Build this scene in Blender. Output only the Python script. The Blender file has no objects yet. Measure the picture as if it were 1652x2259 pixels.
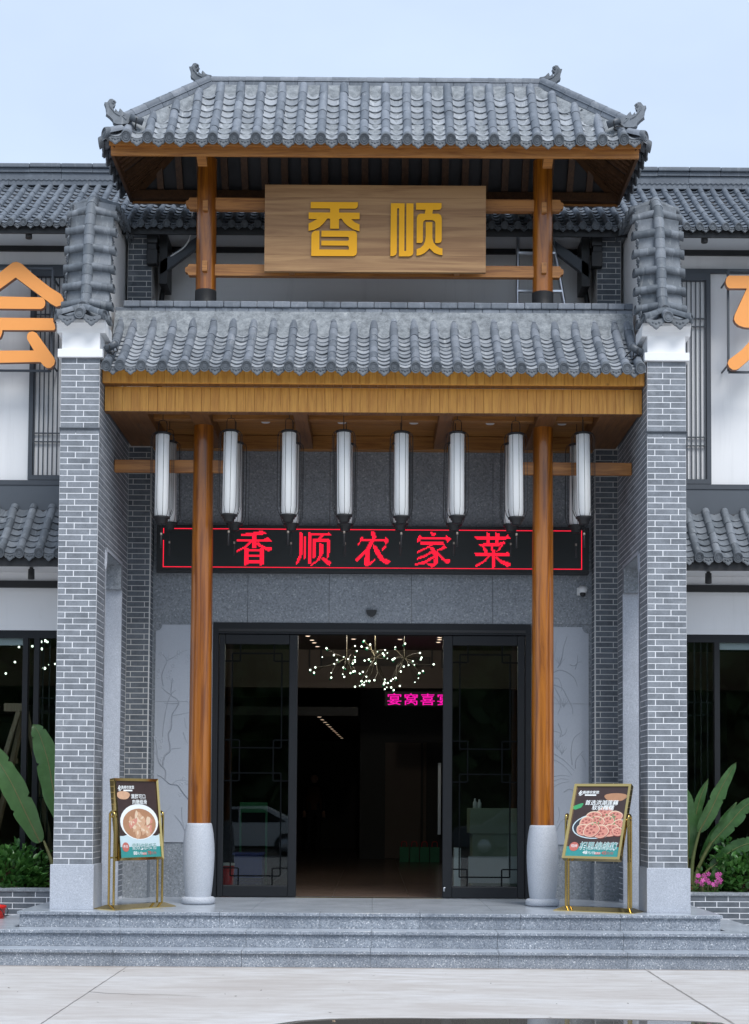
import bpy, bmesh, math, random
from mathutils import Vector, Matrix
R = math.radians
rnd = random.Random(7)
SC = bpy.context.scene
COL = SC.collection

# ---------------------------------------------------------------- camera
cd = bpy.data.cameras.new('camera'); cam = bpy.data.objects.new('camera', cd); COL.objects.link(cam)
cd.sensor_fit = 'HORIZONTAL'; cd.sensor_width = 36.0; cd.lens = 3465.0/1652.0*36.0
cd.shift_y = 465.0/1652.0; cd.shift_x = 0.0
cd.clip_start = 0.1; cd.clip_end = 600
cam.matrix_world = Matrix.Translation((0.033, -15.0, 1.57)) @ Matrix.Rotation(R(90+2.9), 4, 'X') @ Matrix.Rotation(R(0.36), 4, 'Z')
SC.camera = cam

# ---------------------------------------------------------------- world, sun, exposure
SUN_EL, SUN_AZ = R(52), R(158)          # the sun stands behind the camera, a little to the right
w = bpy.data.worlds.new('World'); SC.world = w; w.use_nodes = True
nt = w.node_tree; nt.nodes.clear()
sky = nt.nodes.new('ShaderNodeTexSky'); sky.sky_type = 'NISHITA'; sky.sun_disc = False
sky.sun_elevation = SUN_EL; sky.sun_rotation = SUN_AZ; sky.air_density = 1.0; sky.dust_density = 1.5; sky.ozone_density = 1.0
mixw = nt.nodes.new('ShaderNodeMix'); mixw.data_type = 'RGBA'; mixw.inputs['Factor'].default_value = 0.62
mixw.inputs['B'].default_value = (7.05, 8.3, 10.1, 1)      # thin cloud veil over the blue, slightly uneven
tcw = nt.nodes.new('ShaderNodeTexCoord'); mpw = nt.nodes.new('ShaderNodeMapping'); mpw.inputs['Scale'].default_value = (1.0, 1.0, 2.2); mpw.inputs['Location'].default_value = (0.4, 0.2, 0.1)
nzw = nt.nodes.new('ShaderNodeTexNoise'); nzw.inputs['Scale'].default_value = 2.2; nzw.inputs['Detail'].default_value = 5; nzw.inputs['Roughness'].default_value = 0.55
mrw = nt.nodes.new('ShaderNodeMapRange'); mrw.inputs['From Min'].default_value = 0.3; mrw.inputs['From Max'].default_value = 0.7; mrw.inputs['To Min'].default_value = 0.53; mrw.inputs['To Max'].default_value = 0.70
nt.links.new(tcw.outputs['Generated'], mpw.inputs[0]); nt.links.new(mpw.outputs[0], nzw.inputs['Vector']); nt.links.new(nzw.outputs['Fac'], mrw.inputs[0]); nt.links.new(mrw.outputs[0], mixw.inputs['Factor'])
bg = nt.nodes.new('ShaderNodeBackground'); bg.inputs['Strength'].default_value = 0.074
wo = nt.nodes.new('ShaderNodeOutputWorld')
nt.links.new(sky.outputs[0], mixw.inputs['A']); nt.links.new(mixw.outputs['Result'], bg.inputs['Color']); nt.links.new(bg.outputs[0], wo.inputs['Surface'])
sl = bpy.data.lights.new('sun', 'SUN'); sl.energy = 1.5; sl.angle = R(25); sl.color = (1.0, 0.98, 0.955)
so = bpy.data.objects.new('sun', sl); COL.objects.link(so); so.location = (-6, -20, 30)
sd = Vector((math.sin(SUN_AZ)*math.cos(SUN_EL), math.cos(SUN_AZ)*math.cos(SUN_EL), math.sin(SUN_EL)))
so.rotation_euler = sd.to_track_quat('Z', 'Y').to_euler()
vs = SC.view_settings; vs.view_transform = 'Standard'; vs.look = 'None'; vs.exposure = 0.87; vs.gamma = 1.0; vs.use_curve_mapping = False
SC.cycles.max_bounces = 8; SC.cycles.transparent_max_bounces = 12

# ---------------------------------------------------------------- materials
MATS = {}
class NT:
    def __init__(s, name):
        m = bpy.data.materials.new(name); m.use_nodes = True; s.m = m; s.t = m.node_tree; s.t.nodes.clear()
        s.out = s.n('ShaderNodeOutputMaterial'); MATS[name] = m
    def n(s, k, **kw):
        x = s.t.nodes.new(k)
        for a, b in kw.items():
            if a.startswith('i_'): x.inputs[a[2:].replace('_', ' ')].default_value = b
            else: setattr(x, a, b)
        return x
    def l(s, a, b): s.t.links.new(a, b)
    def pos(s): return s.n('ShaderNodeNewGeometry').outputs['Position']
    def obj(s): return s.n('ShaderNodeTexCoord').outputs['Object']
    def noise(s, vec, scale, detail=4, rough=0.6, stretch=None, dist=0.0):
        if stretch:
            mp = s.n('ShaderNodeMapping'); mp.inputs['Scale'].default_value = stretch; s.l(vec, mp.inputs['Vector']); vec = mp.outputs[0]
        x = s.n('ShaderNodeTexNoise'); x.inputs['Scale'].default_value = scale; x.inputs['Detail'].default_value = detail
        x.inputs['Roughness'].default_value = rough; x.inputs['Distortion'].default_value = dist; s.l(vec, x.inputs['Vector']); return x.outputs['Fac']
    def ramp(s, fac, stops):
        x = s.n('ShaderNodeValToRGB'); e = x.color_ramp.elements
        while len(e) < len(stops): e.new(0.5)
        for i, (p, c) in enumerate(stops):
            e[i].position = p; e[i].color = (c, c, c, 1) if isinstance(c, (int, float)) else (*c, 1)
        s.l(fac, x.inputs['Fac']); return x.outputs['Color']
    def mix(s, f, a, b, mode='MIX'):
        x = s.n('ShaderNodeMix', data_type='RGBA', blend_type=mode)
        for k, v in (('Factor', f), ('A', a), ('B', b)):
            if isinstance(v, (int, float)): x.inputs[k].default_value = v if k == 'Factor' else (v, v, v, 1)
            elif isinstance(v, tuple): x.inputs[k].default_value = (*v, 1)
            else: s.l(v, x.inputs[k])
        return x.outputs['Result']
    def rand(s):
        a = s.n('ShaderNodeObjectInfo').outputs['Random']; b = s.n('ShaderNodeAttribute', attribute_name='rnd').outputs['Fac']
        m = s.n('ShaderNodeMath', operation='ADD'); s.l(a, m.inputs[0]); s.l(b, m.inputs[1])
        f = s.n('ShaderNodeMath', operation='FRACT'); s.l(m.outputs[0], f.inputs[0]); return f.outputs[0]
    def bsdf(s, col, rough=0.7, metal=0.0, bump=None, bstr=0.3, bdist=0.01, coat=0.0, spec=0.5, **kw):
        b = s.n('ShaderNodeBsdfPrincipled')
        if isinstance(col, tuple): b.inputs['Base Color'].default_value = (*col, 1)
        else: s.l(col, b.inputs['Base Color'])
        if isinstance(rough, (int, float)): b.inputs['Roughness'].default_value = rough
        else: s.l(rough, b.inputs['Roughness'])
        b.inputs['Metallic'].default_value = metal; b.inputs['Coat Weight'].default_value = coat; b.inputs['Specular IOR Level'].default_value = spec
        if bump is not None:
            u = s.n('ShaderNodeBump'); u.inputs['Strength'].default_value = bstr; u.inputs['Distance'].default_value = bdist
            s.l(bump, u.inputs['Height']); s.l(u.outputs[0], b.inputs['Normal'])
        s.l(b.outputs[0], s.out.inputs['Surface']); return b

def m_plain(name, col, rough=0.6, metal=0.0, var=0.12, scale=6.0, coat=0.0, spec=0.5):
    k = NT(name); n = k.noise(k.pos(), scale, 5)
    c = k.mix(n, tuple(x*(1-var) for x in col), tuple(min(1, x*(1+var)) for x in col))
    k.bsdf(c, rough, metal, coat=coat, spec=spec); return k.m

def m_brick(name, lo, hi, dust):
    k = NT(name); p = k.pos(); r = k.rand()
    base = k.ramp(r, [(0.0, lo), (0.5, tuple((a+b)/2 for a, b in zip(lo, hi))), (1.0, hi)])
    n1 = k.noise(p, 9, 5, 0.65); n2 = k.noise(p, 60, 4, 0.7)
    c = k.mix(k.ramp(n1, [(0.35, 0.0), (0.75, 0.55)]), base, tuple(min(1, x*1.55) for x in hi))
    c = k.mix(k.ramp(n2, [(0.3, 0.35), (0.6, 0.0)]), c, tuple(x*0.6 for x in lo))
    c = k.mix(k.ramp(k.noise(p, 2.3, 6, 0.7), [(0.60, 0.0), (0.80, dust)]), c, (0.55, 0.58, 0.62))
    k.bsdf(c, 0.78, bump=n2, bstr=0.25, bdist=0.004); return k.m

def m_tile(name, lo, hi, lime, spec=0.35):
    k = NT(name); p = k.pos(); r = k.rand()
    base = k.ramp(r, [(0.0, lo), (0.55, tuple((a+b)/2 for a, b in zip(lo, hi))), (1.0, hi)])
    n1 = k.noise(p, 7, 5, 0.65); n2 = k.noise(p, 45, 4, 0.7)
    c = k.mix(k.ramp(n2, [(0.35, 0.22), (0.62, 0.0)]), base, tuple(x*0.62 for x in lo))
    sm = k.noise(p, 9, 6, 0.72, stretch=(1.8, 0.45, 0.45), dist=0.8)
    c = k.mix(k.ramp(sm, [(0.55, 0.0), (0.72, lime)]), c, (0.55, 0.57, 0.58))
    c = k.mix(k.ramp(n1, [(0.5, 0.0), (0.8, 0.35)]), c, tuple(min(1, x*1.6) for x in hi))
    k.bsdf(c, 0.62, bump=n2, bstr=0.3, bdist=0.004, spec=spec); return k.m

def m_granite(name, base, dark, light, scale=150, amt=0.8, rough=0.55, blotch=0.25):
    k = NT(name); p = k.pos()
    v = k.n('ShaderNodeTexVoronoi', feature='F1'); v.inputs['Scale'].default_value = scale; k.l(p, v.inputs['Vector'])
    sp = k.n('ShaderNodeSeparateColor'); k.l(v.outputs['Color'], sp.inputs[0])
    n = k.noise(p, scale*0.55, 3, 0.7)
    c = k.mix(k.ramp(sp.outputs[0], [(0.0, 0.0), (0.5, 0.15), (0.93, 0.3), (0.97, amt)]), base, light)
    c = k.mix(k.ramp(n, [(0.38, amt*0.8), (0.52, 0.0)]), c, dark)
    c = k.mix(k.ramp(k.noise(p, 2.2, 6, 0.65), [(0.35, blotch), (0.6, 0.0)]), c, dark)
    k.bsdf(c, rough, bump=n, bstr=0.12, bdist=0.003); return k.m

def m_wood(name, lo, hi, dark, axis='Z', rough=0.45, coat=0.0, fine=28.0, knots=0.5):
    k = NT(name); p = k.pos(); r = k.rand()
    st = {'Z': (1, 1, 0.06), 'X': (0.06, 1, 1), 'Y': (1, 0.06, 1)}[axis]
    off = k.n('ShaderNodeVectorMath', operation='MULTIPLY_ADD'); k.l(r, off.inputs[0]); off.inputs[1].default_value = (13, 7, 19); k.l(p, off.inputs[2])
    q = off.outputs[0]
    g = k.noise(q, fine, 6, 0.6, stretch=st, dist=1.2); g2 = k.noise(q, 5, 4, 0.6, stretch=st, dist=2.0)
    c = k.mix(g2, lo, hi); c = k.mix(k.ramp(g, [(0.38, 0.75), (0.58, 0.0)]), c, dark)
    c = k.mix(k.ramp(r, [(0.0, 0.0), (1.0, 0.28)]), c, dark)
    v = k.n('ShaderNodeTexVoronoi', feature='F1'); v.inputs['Scale'].default_value = 4.2; v.inputs['Randomness'].default_value = 1.0
    mp = k.n('ShaderNodeMapping'); mp.inputs['Scale'].default_value = tuple(1.0 if a == 1 else 0.8 for a in st); k.l(q, mp.inputs[0]); k.l(mp.outputs[0], v.inputs['Vector'])
    c = k.mix(k.ramp(v.outputs['Distance'], [(0.03, knots), (0.085, 0.0)]), c, tuple(x*0.5 for x in dark))
    k.bsdf(c, rough, coat=coat, bump=g, bstr=0.08, bdist=0.003); return k.m

def m_emit(name, col, s):
    k = NT(name); e = k.n('ShaderNodeEmission'); e.inputs['Color'].default_value = (*col, 1); e.inputs['Strength'].default_value = s
    k.l(e.outputs[0], k.out.inputs['Surface']); return k.m

def m_glass(name, tint, ior=1.5):
    k = NT(name); tr = k.n('ShaderNodeBsdfTransparent'); tr.inputs['Color'].default_value = (*tint, 1)
    gl = k.n('ShaderNodeBsdfGlossy'); gl.inputs['Roughness'].default_value = 0.01; gl.inputs['Color'].default_value = (0.9, 0.95, 1, 1)
    fr = k.n('ShaderNodeFresnel'); fr.inputs['IOR'].default_value = ior
    mx = k.n('ShaderNodeMixShader'); k.l(fr.outputs[0], mx.inputs[0]); k.l(tr.outputs[0], mx.inputs[1]); k.l(gl.outputs[0], mx.inputs[2])
    k.l(mx.outputs[0], k.out.inputs['Surface']); return k.m

def m_leaf(name, lo, hi, rough=0.45):
    k = NT(name); r = k.rand(); n = k.noise(k.pos(), 14, 4)
    c = k.mix(r, lo, hi); c = k.mix(k.ramp(n, [(0.4, 0.0), (0.8, 0.5)]), c, tuple(x*1.5 for x in hi))
    b = k.bsdf(c, rough); b.inputs['Subsurface Weight'].default_value = 0.0
    tl = k.n('ShaderNodeBsdfTranslucent'); k.l(c, tl.inputs['Color'])
    mx = k.n('ShaderNodeMixShader'); mx.inputs[0].default_value = 0.25; k.l(b.outputs[0], mx.inputs[1]); k.l(tl.outputs[0], mx.inputs[2])
    k.l(mx.outputs[0], k.out.inputs['Surface']); return k.m

BRICK = m_brick('grey_brick', (0.122, 0.138, 0.158), (0.208, 0.228, 0.255), 0.5)
BRICKD = m_brick('dark_grey_brick', (0.075, 0.088, 0.104), (0.125, 0.143, 0.166), 0.25)
MORTAR = m_plain('white_mortar', (0.74, 0.76, 0.79), 0.9, var=0.12, scale=9)
MORTARG = m_plain('grey_lime_mortar', (0.54, 0.545, 0.54), 0.9, var=0.1)
TILE = m_tile('grey_clay_tile', (0.125, 0.145, 0.172), (0.225, 0.25, 0.288), 0.3)
TILEP = m_tile('pale_pan_tile', (0.21, 0.232, 0.258), (0.36, 0.385, 0.415), 0.75)
TILEB = m_tile('dark_clay_tile', (0.105, 0.124, 0.150), (0.155, 0.178, 0.208), 0.18)
TILEC = m_tile('weathered_clay_tile', (0.095, 0.112, 0.130), (0.20, 0.222, 0.250), 0.32)
DISC = m_tile('tile_end_clay', (0.088, 0.102, 0.118), (0.135, 0.152, 0.172), 0.1)
def _bed():
    k = NT('mortar_bed'); p = k.pos(); n = k.noise(p, 11, 8, 0.8, dist=0.2)
    c = k.ramp(n, [(0.32, (0.10, 0.112, 0.125)), (0.50, (0.24, 0.262, 0.28)), (0.62, (0.33, 0.355, 0.375)), (0.74, (0.58, 0.59, 0.58))])
    k.bsdf(c, 0.9, bump=n, bstr=0.7, bdist=0.02); return k.m
BED = _bed()
PLASTER = m_plain('white_plaster', (0.80, 0.81, 0.82), 0.85, var=0.03, scale=2)
def _wall():
    k = NT('white_wall_paint'); p = k.pos(); a = k.noise(p, 1.1, 5, 0.6); st = k.noise(p, 5.0, 5, 0.7, stretch=(1.6, 1.6, 0.10)); d = k.noise(p, 3.0, 6, 0.7)
    c = k.mix(a, (0.73, 0.745, 0.765), (0.80, 0.81, 0.82)); c = k.mix(k.ramp(st, [(0.56, 0.0), (0.80, 0.30)]), c, (0.50, 0.51, 0.52)); c = k.mix(k.ramp(d, [(0.62, 0.0), (0.8, 0.18)]), c, (0.52, 0.51, 0.50))
    k.bsdf(c, 0.85, bump=d, bstr=0.05); return k.m
WALLW = _wall()
WALLSH = m_plain('shaded_white_paint', (0.50, 0.53, 0.56), 0.85, var=0.06, scale=1.2)  # white paint of the upper soffit, eave shade put into its colour
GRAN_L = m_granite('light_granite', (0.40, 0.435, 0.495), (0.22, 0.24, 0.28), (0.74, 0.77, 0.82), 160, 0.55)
GRAN_B = m_granite('column_base_granite', (0.41, 0.445, 0.50), (0.27, 0.295, 0.34), (0.78, 0.80, 0.83), 170, 0.32, blotch=0.10)
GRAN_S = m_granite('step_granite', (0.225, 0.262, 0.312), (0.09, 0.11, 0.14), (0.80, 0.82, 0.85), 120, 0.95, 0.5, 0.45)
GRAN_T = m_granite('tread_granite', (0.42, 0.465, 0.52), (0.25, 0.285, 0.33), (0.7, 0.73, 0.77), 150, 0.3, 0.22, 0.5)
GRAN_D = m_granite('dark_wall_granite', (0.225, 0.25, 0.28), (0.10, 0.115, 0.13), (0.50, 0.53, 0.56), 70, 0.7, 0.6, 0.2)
RELIEF = m_granite('carved_grey_stone', (0.40, 0.435, 0.49), (0.31, 0.34, 0.385), (0.50, 0.53, 0.57), 200, 0.35, 0.7, 0.15)
CARVE = m_granite('carved_line_stone', (0.32, 0.35, 0.395), (0.24, 0.265, 0.30), (0.42, 0.45, 0.49), 200, 0.35, 0.75, 0.2)
WOODC = m_wood('varnished_column_wood', (0.50, 0.175, 0.014), (0.30, 0.090, 0.006), (0.10, 0.022, 0.003), 'Z', 0.32, 0.45, 13, 0.2)
WOODB = m_wood('varnished_beam_wood', (0.56, 0.255, 0.07), (0.43, 0.18, 0.046), (0.24, 0.088, 0.022), 'X', 0.45, 0.0, 26, 0.5)
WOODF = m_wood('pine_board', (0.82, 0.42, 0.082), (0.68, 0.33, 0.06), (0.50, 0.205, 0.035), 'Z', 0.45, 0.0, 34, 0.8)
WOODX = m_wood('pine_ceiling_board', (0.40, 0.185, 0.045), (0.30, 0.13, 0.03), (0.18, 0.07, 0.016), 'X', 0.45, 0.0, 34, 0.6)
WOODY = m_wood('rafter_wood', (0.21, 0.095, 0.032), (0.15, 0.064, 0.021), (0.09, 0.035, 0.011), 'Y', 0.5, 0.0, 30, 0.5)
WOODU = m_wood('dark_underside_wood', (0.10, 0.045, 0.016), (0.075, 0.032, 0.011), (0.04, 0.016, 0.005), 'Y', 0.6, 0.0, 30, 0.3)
WOODS = m_wood('sign_board_wood', (0.47, 0.28, 0.125), (0.33, 0.18, 0.072), (0.20, 0.092, 0.033), 'X', 0.5, 0.0, 9, 0.1)
TIMBER = m_wood('raw_timber', (0.46, 0.36, 0.24), (0.38, 0.28, 0.17), (0.27, 0.19, 0.11), 'Z', 0.7, 0.0, 30, 0.3)
BOARDD = m_plain('dark_underlay_board', (0.035, 0.036, 0.04), 0.8, var=0.3)
FRAME = m_plain('black_aluminium', (0.009, 0.011, 0.014), 0.5, 0.0, var=0.15, spec=0.3)
LATT = m_plain('black_lattice', (0.005, 0.006, 0.007), 0.8, var=0.1, spec=0.02)
FRAMEG = m_plain('charcoal_window_frame', (0.052, 0.062, 0.076), 0.5, var=0.12)
FLASH = m_plain('charcoal_flashing', (0.075, 0.088, 0.105), 0.45, var=0.15, scale=3)
BLACK = m_plain('black_metal', (0.015, 0.016, 0.018), 0.5, var=0.2)
SLEEVE = m_plain('black_rubber_sleeve', (0.014, 0.016, 0.019), 0.55, var=0.2)
def _shade():
    k = NT('white_lantern_fabric'); b = k.bsdf((0.93, 0.95, 0.95), 0.8); tl = k.n('ShaderNodeBsdfTranslucent'); tl.inputs['Color'].default_value = (0.9, 0.92, 0.91, 1)
    mx = k.n('ShaderNodeMixShader'); mx.inputs[0].default_value = 0.12; k.l(b.outputs[0], mx.inputs[1]); k.l(tl.outputs[0], mx.inputs[2]); k.l(mx.outputs[0], k.out.inputs['Surface']); return k.m
SHADE = _shade()
GOLD = NT('polished_brass'); GOLD.bsdf((0.62, 0.455, 0.18), 0.07, 1.0); GOLD = GOLD.m
GOLDD = NT('dull_brass'); GOLDD.bsdf((0.47, 0.34, 0.12), 0.14, 1.0); GOLDD = GOLDD.m
ALU = NT('bare_aluminium'); ALU.bsdf((0.62, 0.64, 0.67), 0.3, 1.0); ALU = ALU.m
YELLOW = m_plain('yellow_acrylic', (0.84, 0.40, 0.004), 0.7, var=0.02)
YELLOWD = m_plain('yellow_letter_edge', (0.10, 0.055, 0.02), 0.6)
ORANGE = m_plain('orange_acrylic', (0.86, 0.345, 0.085), 0.6, var=0.02)
ORANGED = m_plain('orange_letter_edge', (0.30, 0.16, 0.11), 0.6)
SCREEN = m_plain('led_panel_black', (0.014, 0.018, 0.019), 0.55, var=0.1)
LEDR = m_emit('red_led', (1.0, 0.012, 0.045), 0.95)
NEON = m_emit('pink_neon', (1.0, 0.01, 0.42), 0.6)
BULB = m_emit('chandelier_bulb_light', (0.82, 1.0, 0.80), 2.6)
DOWNL = m_emit('downlight_glow', (1.0, 0.72, 0.5), 1.6)
COVE = m_emit('cove_strip_light', (1.0, 0.55, 0.25), 0.10)
GLASS = m_glass('clear_door_glass', (0.70, 0.76, 0.74), 1.42)
GLASSW = m_glass('window_glass', (0.82, 0.86, 0.86), 1.42)
GREENG = m_plain('green_bulb_glass', (0.01, 0.16, 0.08), 0.1)
BRASSI = NT('chandelier_brass'); BRASSI.bsdf((0.035, 0.028, 0.010), 0.6, 0.0); BRASSI = BRASSI.m
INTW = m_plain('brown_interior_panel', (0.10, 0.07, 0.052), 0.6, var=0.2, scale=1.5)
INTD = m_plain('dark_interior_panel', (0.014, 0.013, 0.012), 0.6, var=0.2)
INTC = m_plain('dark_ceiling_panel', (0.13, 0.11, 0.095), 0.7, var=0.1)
INTF = m_plain('brown_floor_tile', (0.17, 0.12, 0.095), 0.22, var=0.35, scale=2.5)
PALEG = m_plain('pale_green_counter', (0.30, 0.36, 0.26), 0.5, var=0.06)
PLW = m_plain('white_plastic', (0.72, 0.74, 0.75), 0.4, var=0.03)
REDP = m_plain('red_plastic', (0.62, 0.018, 0.012), 0.35, var=0.06)
BEAD = m_plain('dull_bead', (0.26, 0.22, 0.19), 0.5)
BLUEP = m_plain('blue_plastic', (0.03, 0.06, 0.34), 0.4, var=0.1)
GREENP = m_plain('green_cloth', (0.02, 0.16, 0.07), 0.6, var=0.2)
CONC = None
def _conc():
    k = NT('worn_concrete'); p = k.pos()
    a = k.noise(p, 0.9, 6, 0.6, stretch=(0.35, 1, 1)); b = k.noise(p, 7, 6, 0.7, stretch=(0.3, 1, 1)); f = k.noise(p, 160, 3, 0.7)
    c = k.ramp(a, [(0.3, (0.44, 0.405, 0.38)), (0.48, (0.56, 0.545, 0.53)), (0.7, (0.64, 0.645, 0.655))])
    c = k.mix(k.ramp(b, [(0.32, 0.75), (0.58, 0.0)]), c, (0.42, 0.385, 0.355))
    c = k.mix(k.ramp(k.noise(p, 2.6, 5, 0.7, stretch=(0.18, 1, 1), dist=1.0), [(0.30, 0.4), (0.45, 0.0)]), c, (0.38, 0.335, 0.30))
    c = k.mix(k.ramp(k.noise(p, 4.0, 4, 0.6, stretch=(0.25, 1, 1)), [(0.60, 0.0), (0.78, 0.35)]), c, (0.74, 0.75, 0.77))
    c = k.mix(k.ramp(f, [(0.33, 0.45), (0.5, 0.0)]), c, (0.33, 0.31, 0.3))
    s = k.n('ShaderNodeSeparateXYZ'); k.l(p, s.inputs[0])
    # rusty grime band that gathers along the foot of the steps
    ad = k.n('ShaderNodeMath', operation='MULTIPLY_ADD'); k.l(b, ad.inputs[0]); ad.inputs[1].default_value = -0.45
    y2 = k.n('ShaderNodeMath', operation='MULTIPLY_ADD'); k.l(s.outputs['Y'], y2.inputs[0]); y2.inputs[1].default_value = 2.0; y2.inputs[2].default_value = 1.0
    k.l(y2.outputs[0], ad.inputs[2])
    c = k.mix(k.ramp(ad.outputs[0], [(0.55, 0.0), (0.85, 0.7)]), c, (0.22, 0.17, 0.14))
    k.bsdf(c, 0.75, bump=f, bstr=0.12, bdist=0.004); return k.m
CONC = _conc()
JOINT = m_plain('joint_filler', (0.27, 0.25, 0.235), 0.95, var=0.35, scale=20)
GRIME = m_plain('dark_joint_grit', (0.13, 0.115, 0.10), 0.95, var=0.4, scale=30)
WETM = NT('puddle_water'); WETM.bsdf((0.12, 0.11, 0.10), 0.015, spec=0.9); WETM = WETM.m
WETC = m_plain('wet_concrete', (0.17, 0.16, 0.145), 0.25, var=0.2, scale=12)
LEAFB = m_leaf('banana_leaf', (0.035, 0.105, 0.03), (0.07, 0.155, 0.05), 0.33)
STEMB = m_leaf('banana_stem', (0.11, 0.15, 0.05), (0.17, 0.17, 0.07), 0.5)
STEMR = m_leaf('banana_sheath', (0.11, 0.045, 0.035), (0.16, 0.09, 0.05), 0.6)
LEAFS = m_leaf('shrub_leaf', (0.03, 0.115, 0.024), (0.09, 0.225, 0.05), 0.32)
LEAFT = m_leaf('tree_leaf', (0.03, 0.07, 0.018), (0.07, 0.125, 0.032), 0.6)
PETAL = m_leaf('pink_petal', (0.55, 0.06, 0.32), (0.72, 0.14, 0.48), 0.6)
SOIL = m_plain('planter_soil', (0.04, 0.03, 0.022), 0.95, var=0.4, scale=25)
P_DARK = m_plain('poster_brown', (0.045, 0.026, 0.023), 0.3, var=0.35, scale=9)
P_TEAL = m_plain('poster_teal', (0.035, 0.27, 0.26), 0.3, var=0.05)
P_WHITE = m_plain('poster_white', (0.82, 0.86, 0.86), 0.3, var=0.02)
P_BOWL = m_plain('poster_pale_blue', (0.55, 0.68, 0.72), 0.3, var=0.04)
P_SOUP = m_plain('poster_soup', (0.42, 0.22, 0.12), 0.3, var=0.2, scale=20)
P_MEAT = m_plain('poster_chicken', (0.62, 0.38, 0.24), 0.3, var=0.25, scale=30)
P_MEATL = m_plain('poster_pale_meat', (0.74, 0.58, 0.42), 0.3, var=0.15, scale=30)
P_ROOT = m_plain('poster_lotus_pink', (0.62, 0.26, 0.20), 0.3, var=0.2, scale=40)
P_ROOTD = m_plain('poster_lotus_hole', (0.33, 0.10, 0.08), 0.3, var=0.2)
P_PAN = m_plain('poster_black_pan', (0.035, 0.036, 0.045), 0.3, var=0.3)
P_RED = m_plain('poster_seal_red', (0.50, 0.14, 0.11), 0.3, var=0.1)
P_GRN = m_plain('poster_herb_green', (0.05, 0.34, 0.13), 0.3, var=0.2)
SKIN = m_plain('skin', (0.42, 0.24, 0.17), 0.6)
SHIRT = m_plain('brown_shirt_cloth', (0.10, 0.04, 0.02), 0.8)
TROUS = m_plain('dark_trouser_cloth', (0.012, 0.014, 0.02), 0.8)
HAIR = m_plain('black_hair', (0.01, 0.009, 0.008), 0.5)

# ---------------------------------------------------------------- object helpers
WL = {}
def tag(o, label=None, cat=None, group=None, kind=None):
    for k, v in (('label', label), ('category', cat), ('group', group), ('kind', kind)):
        if v: o[k] = v
    return o
def thing(name, label, cat, loc=(0, 0, 0), group=None, local=False, rotz=0.0):
    o = bpy.data.objects.new(name, None); COL.objects.link(o); o.empty_display_size = 0.2
    o.location = loc; o.rotation_euler = (0, 0, rotz); WL[o.name] = Vector((0, 0, 0)) if local else Vector(loc)
    return tag(o, label, cat, group)
def put(name, me, parent=None, loc=(0, 0, 0), rot=None):
    """link one object with mesh ME at world LOC (local to a rotated thing), ROT a 3x3 or 4x4 matrix"""
    o = bpy.data.objects.new(name, me); COL.objects.link(o); p = Vector(loc)
    off = p - (WL[parent.name] if parent is not None else Vector((0, 0, 0)))
    if parent is not None: o.parent = parent
    M = Matrix.Translation(off)
    if rot is not None: M = M @ rot.to_4x4()
    o.matrix_basis = M; WL[o.name] = p
    return o
def basis(x, y, z): return Matrix((x, y, z)).transposed()

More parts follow.
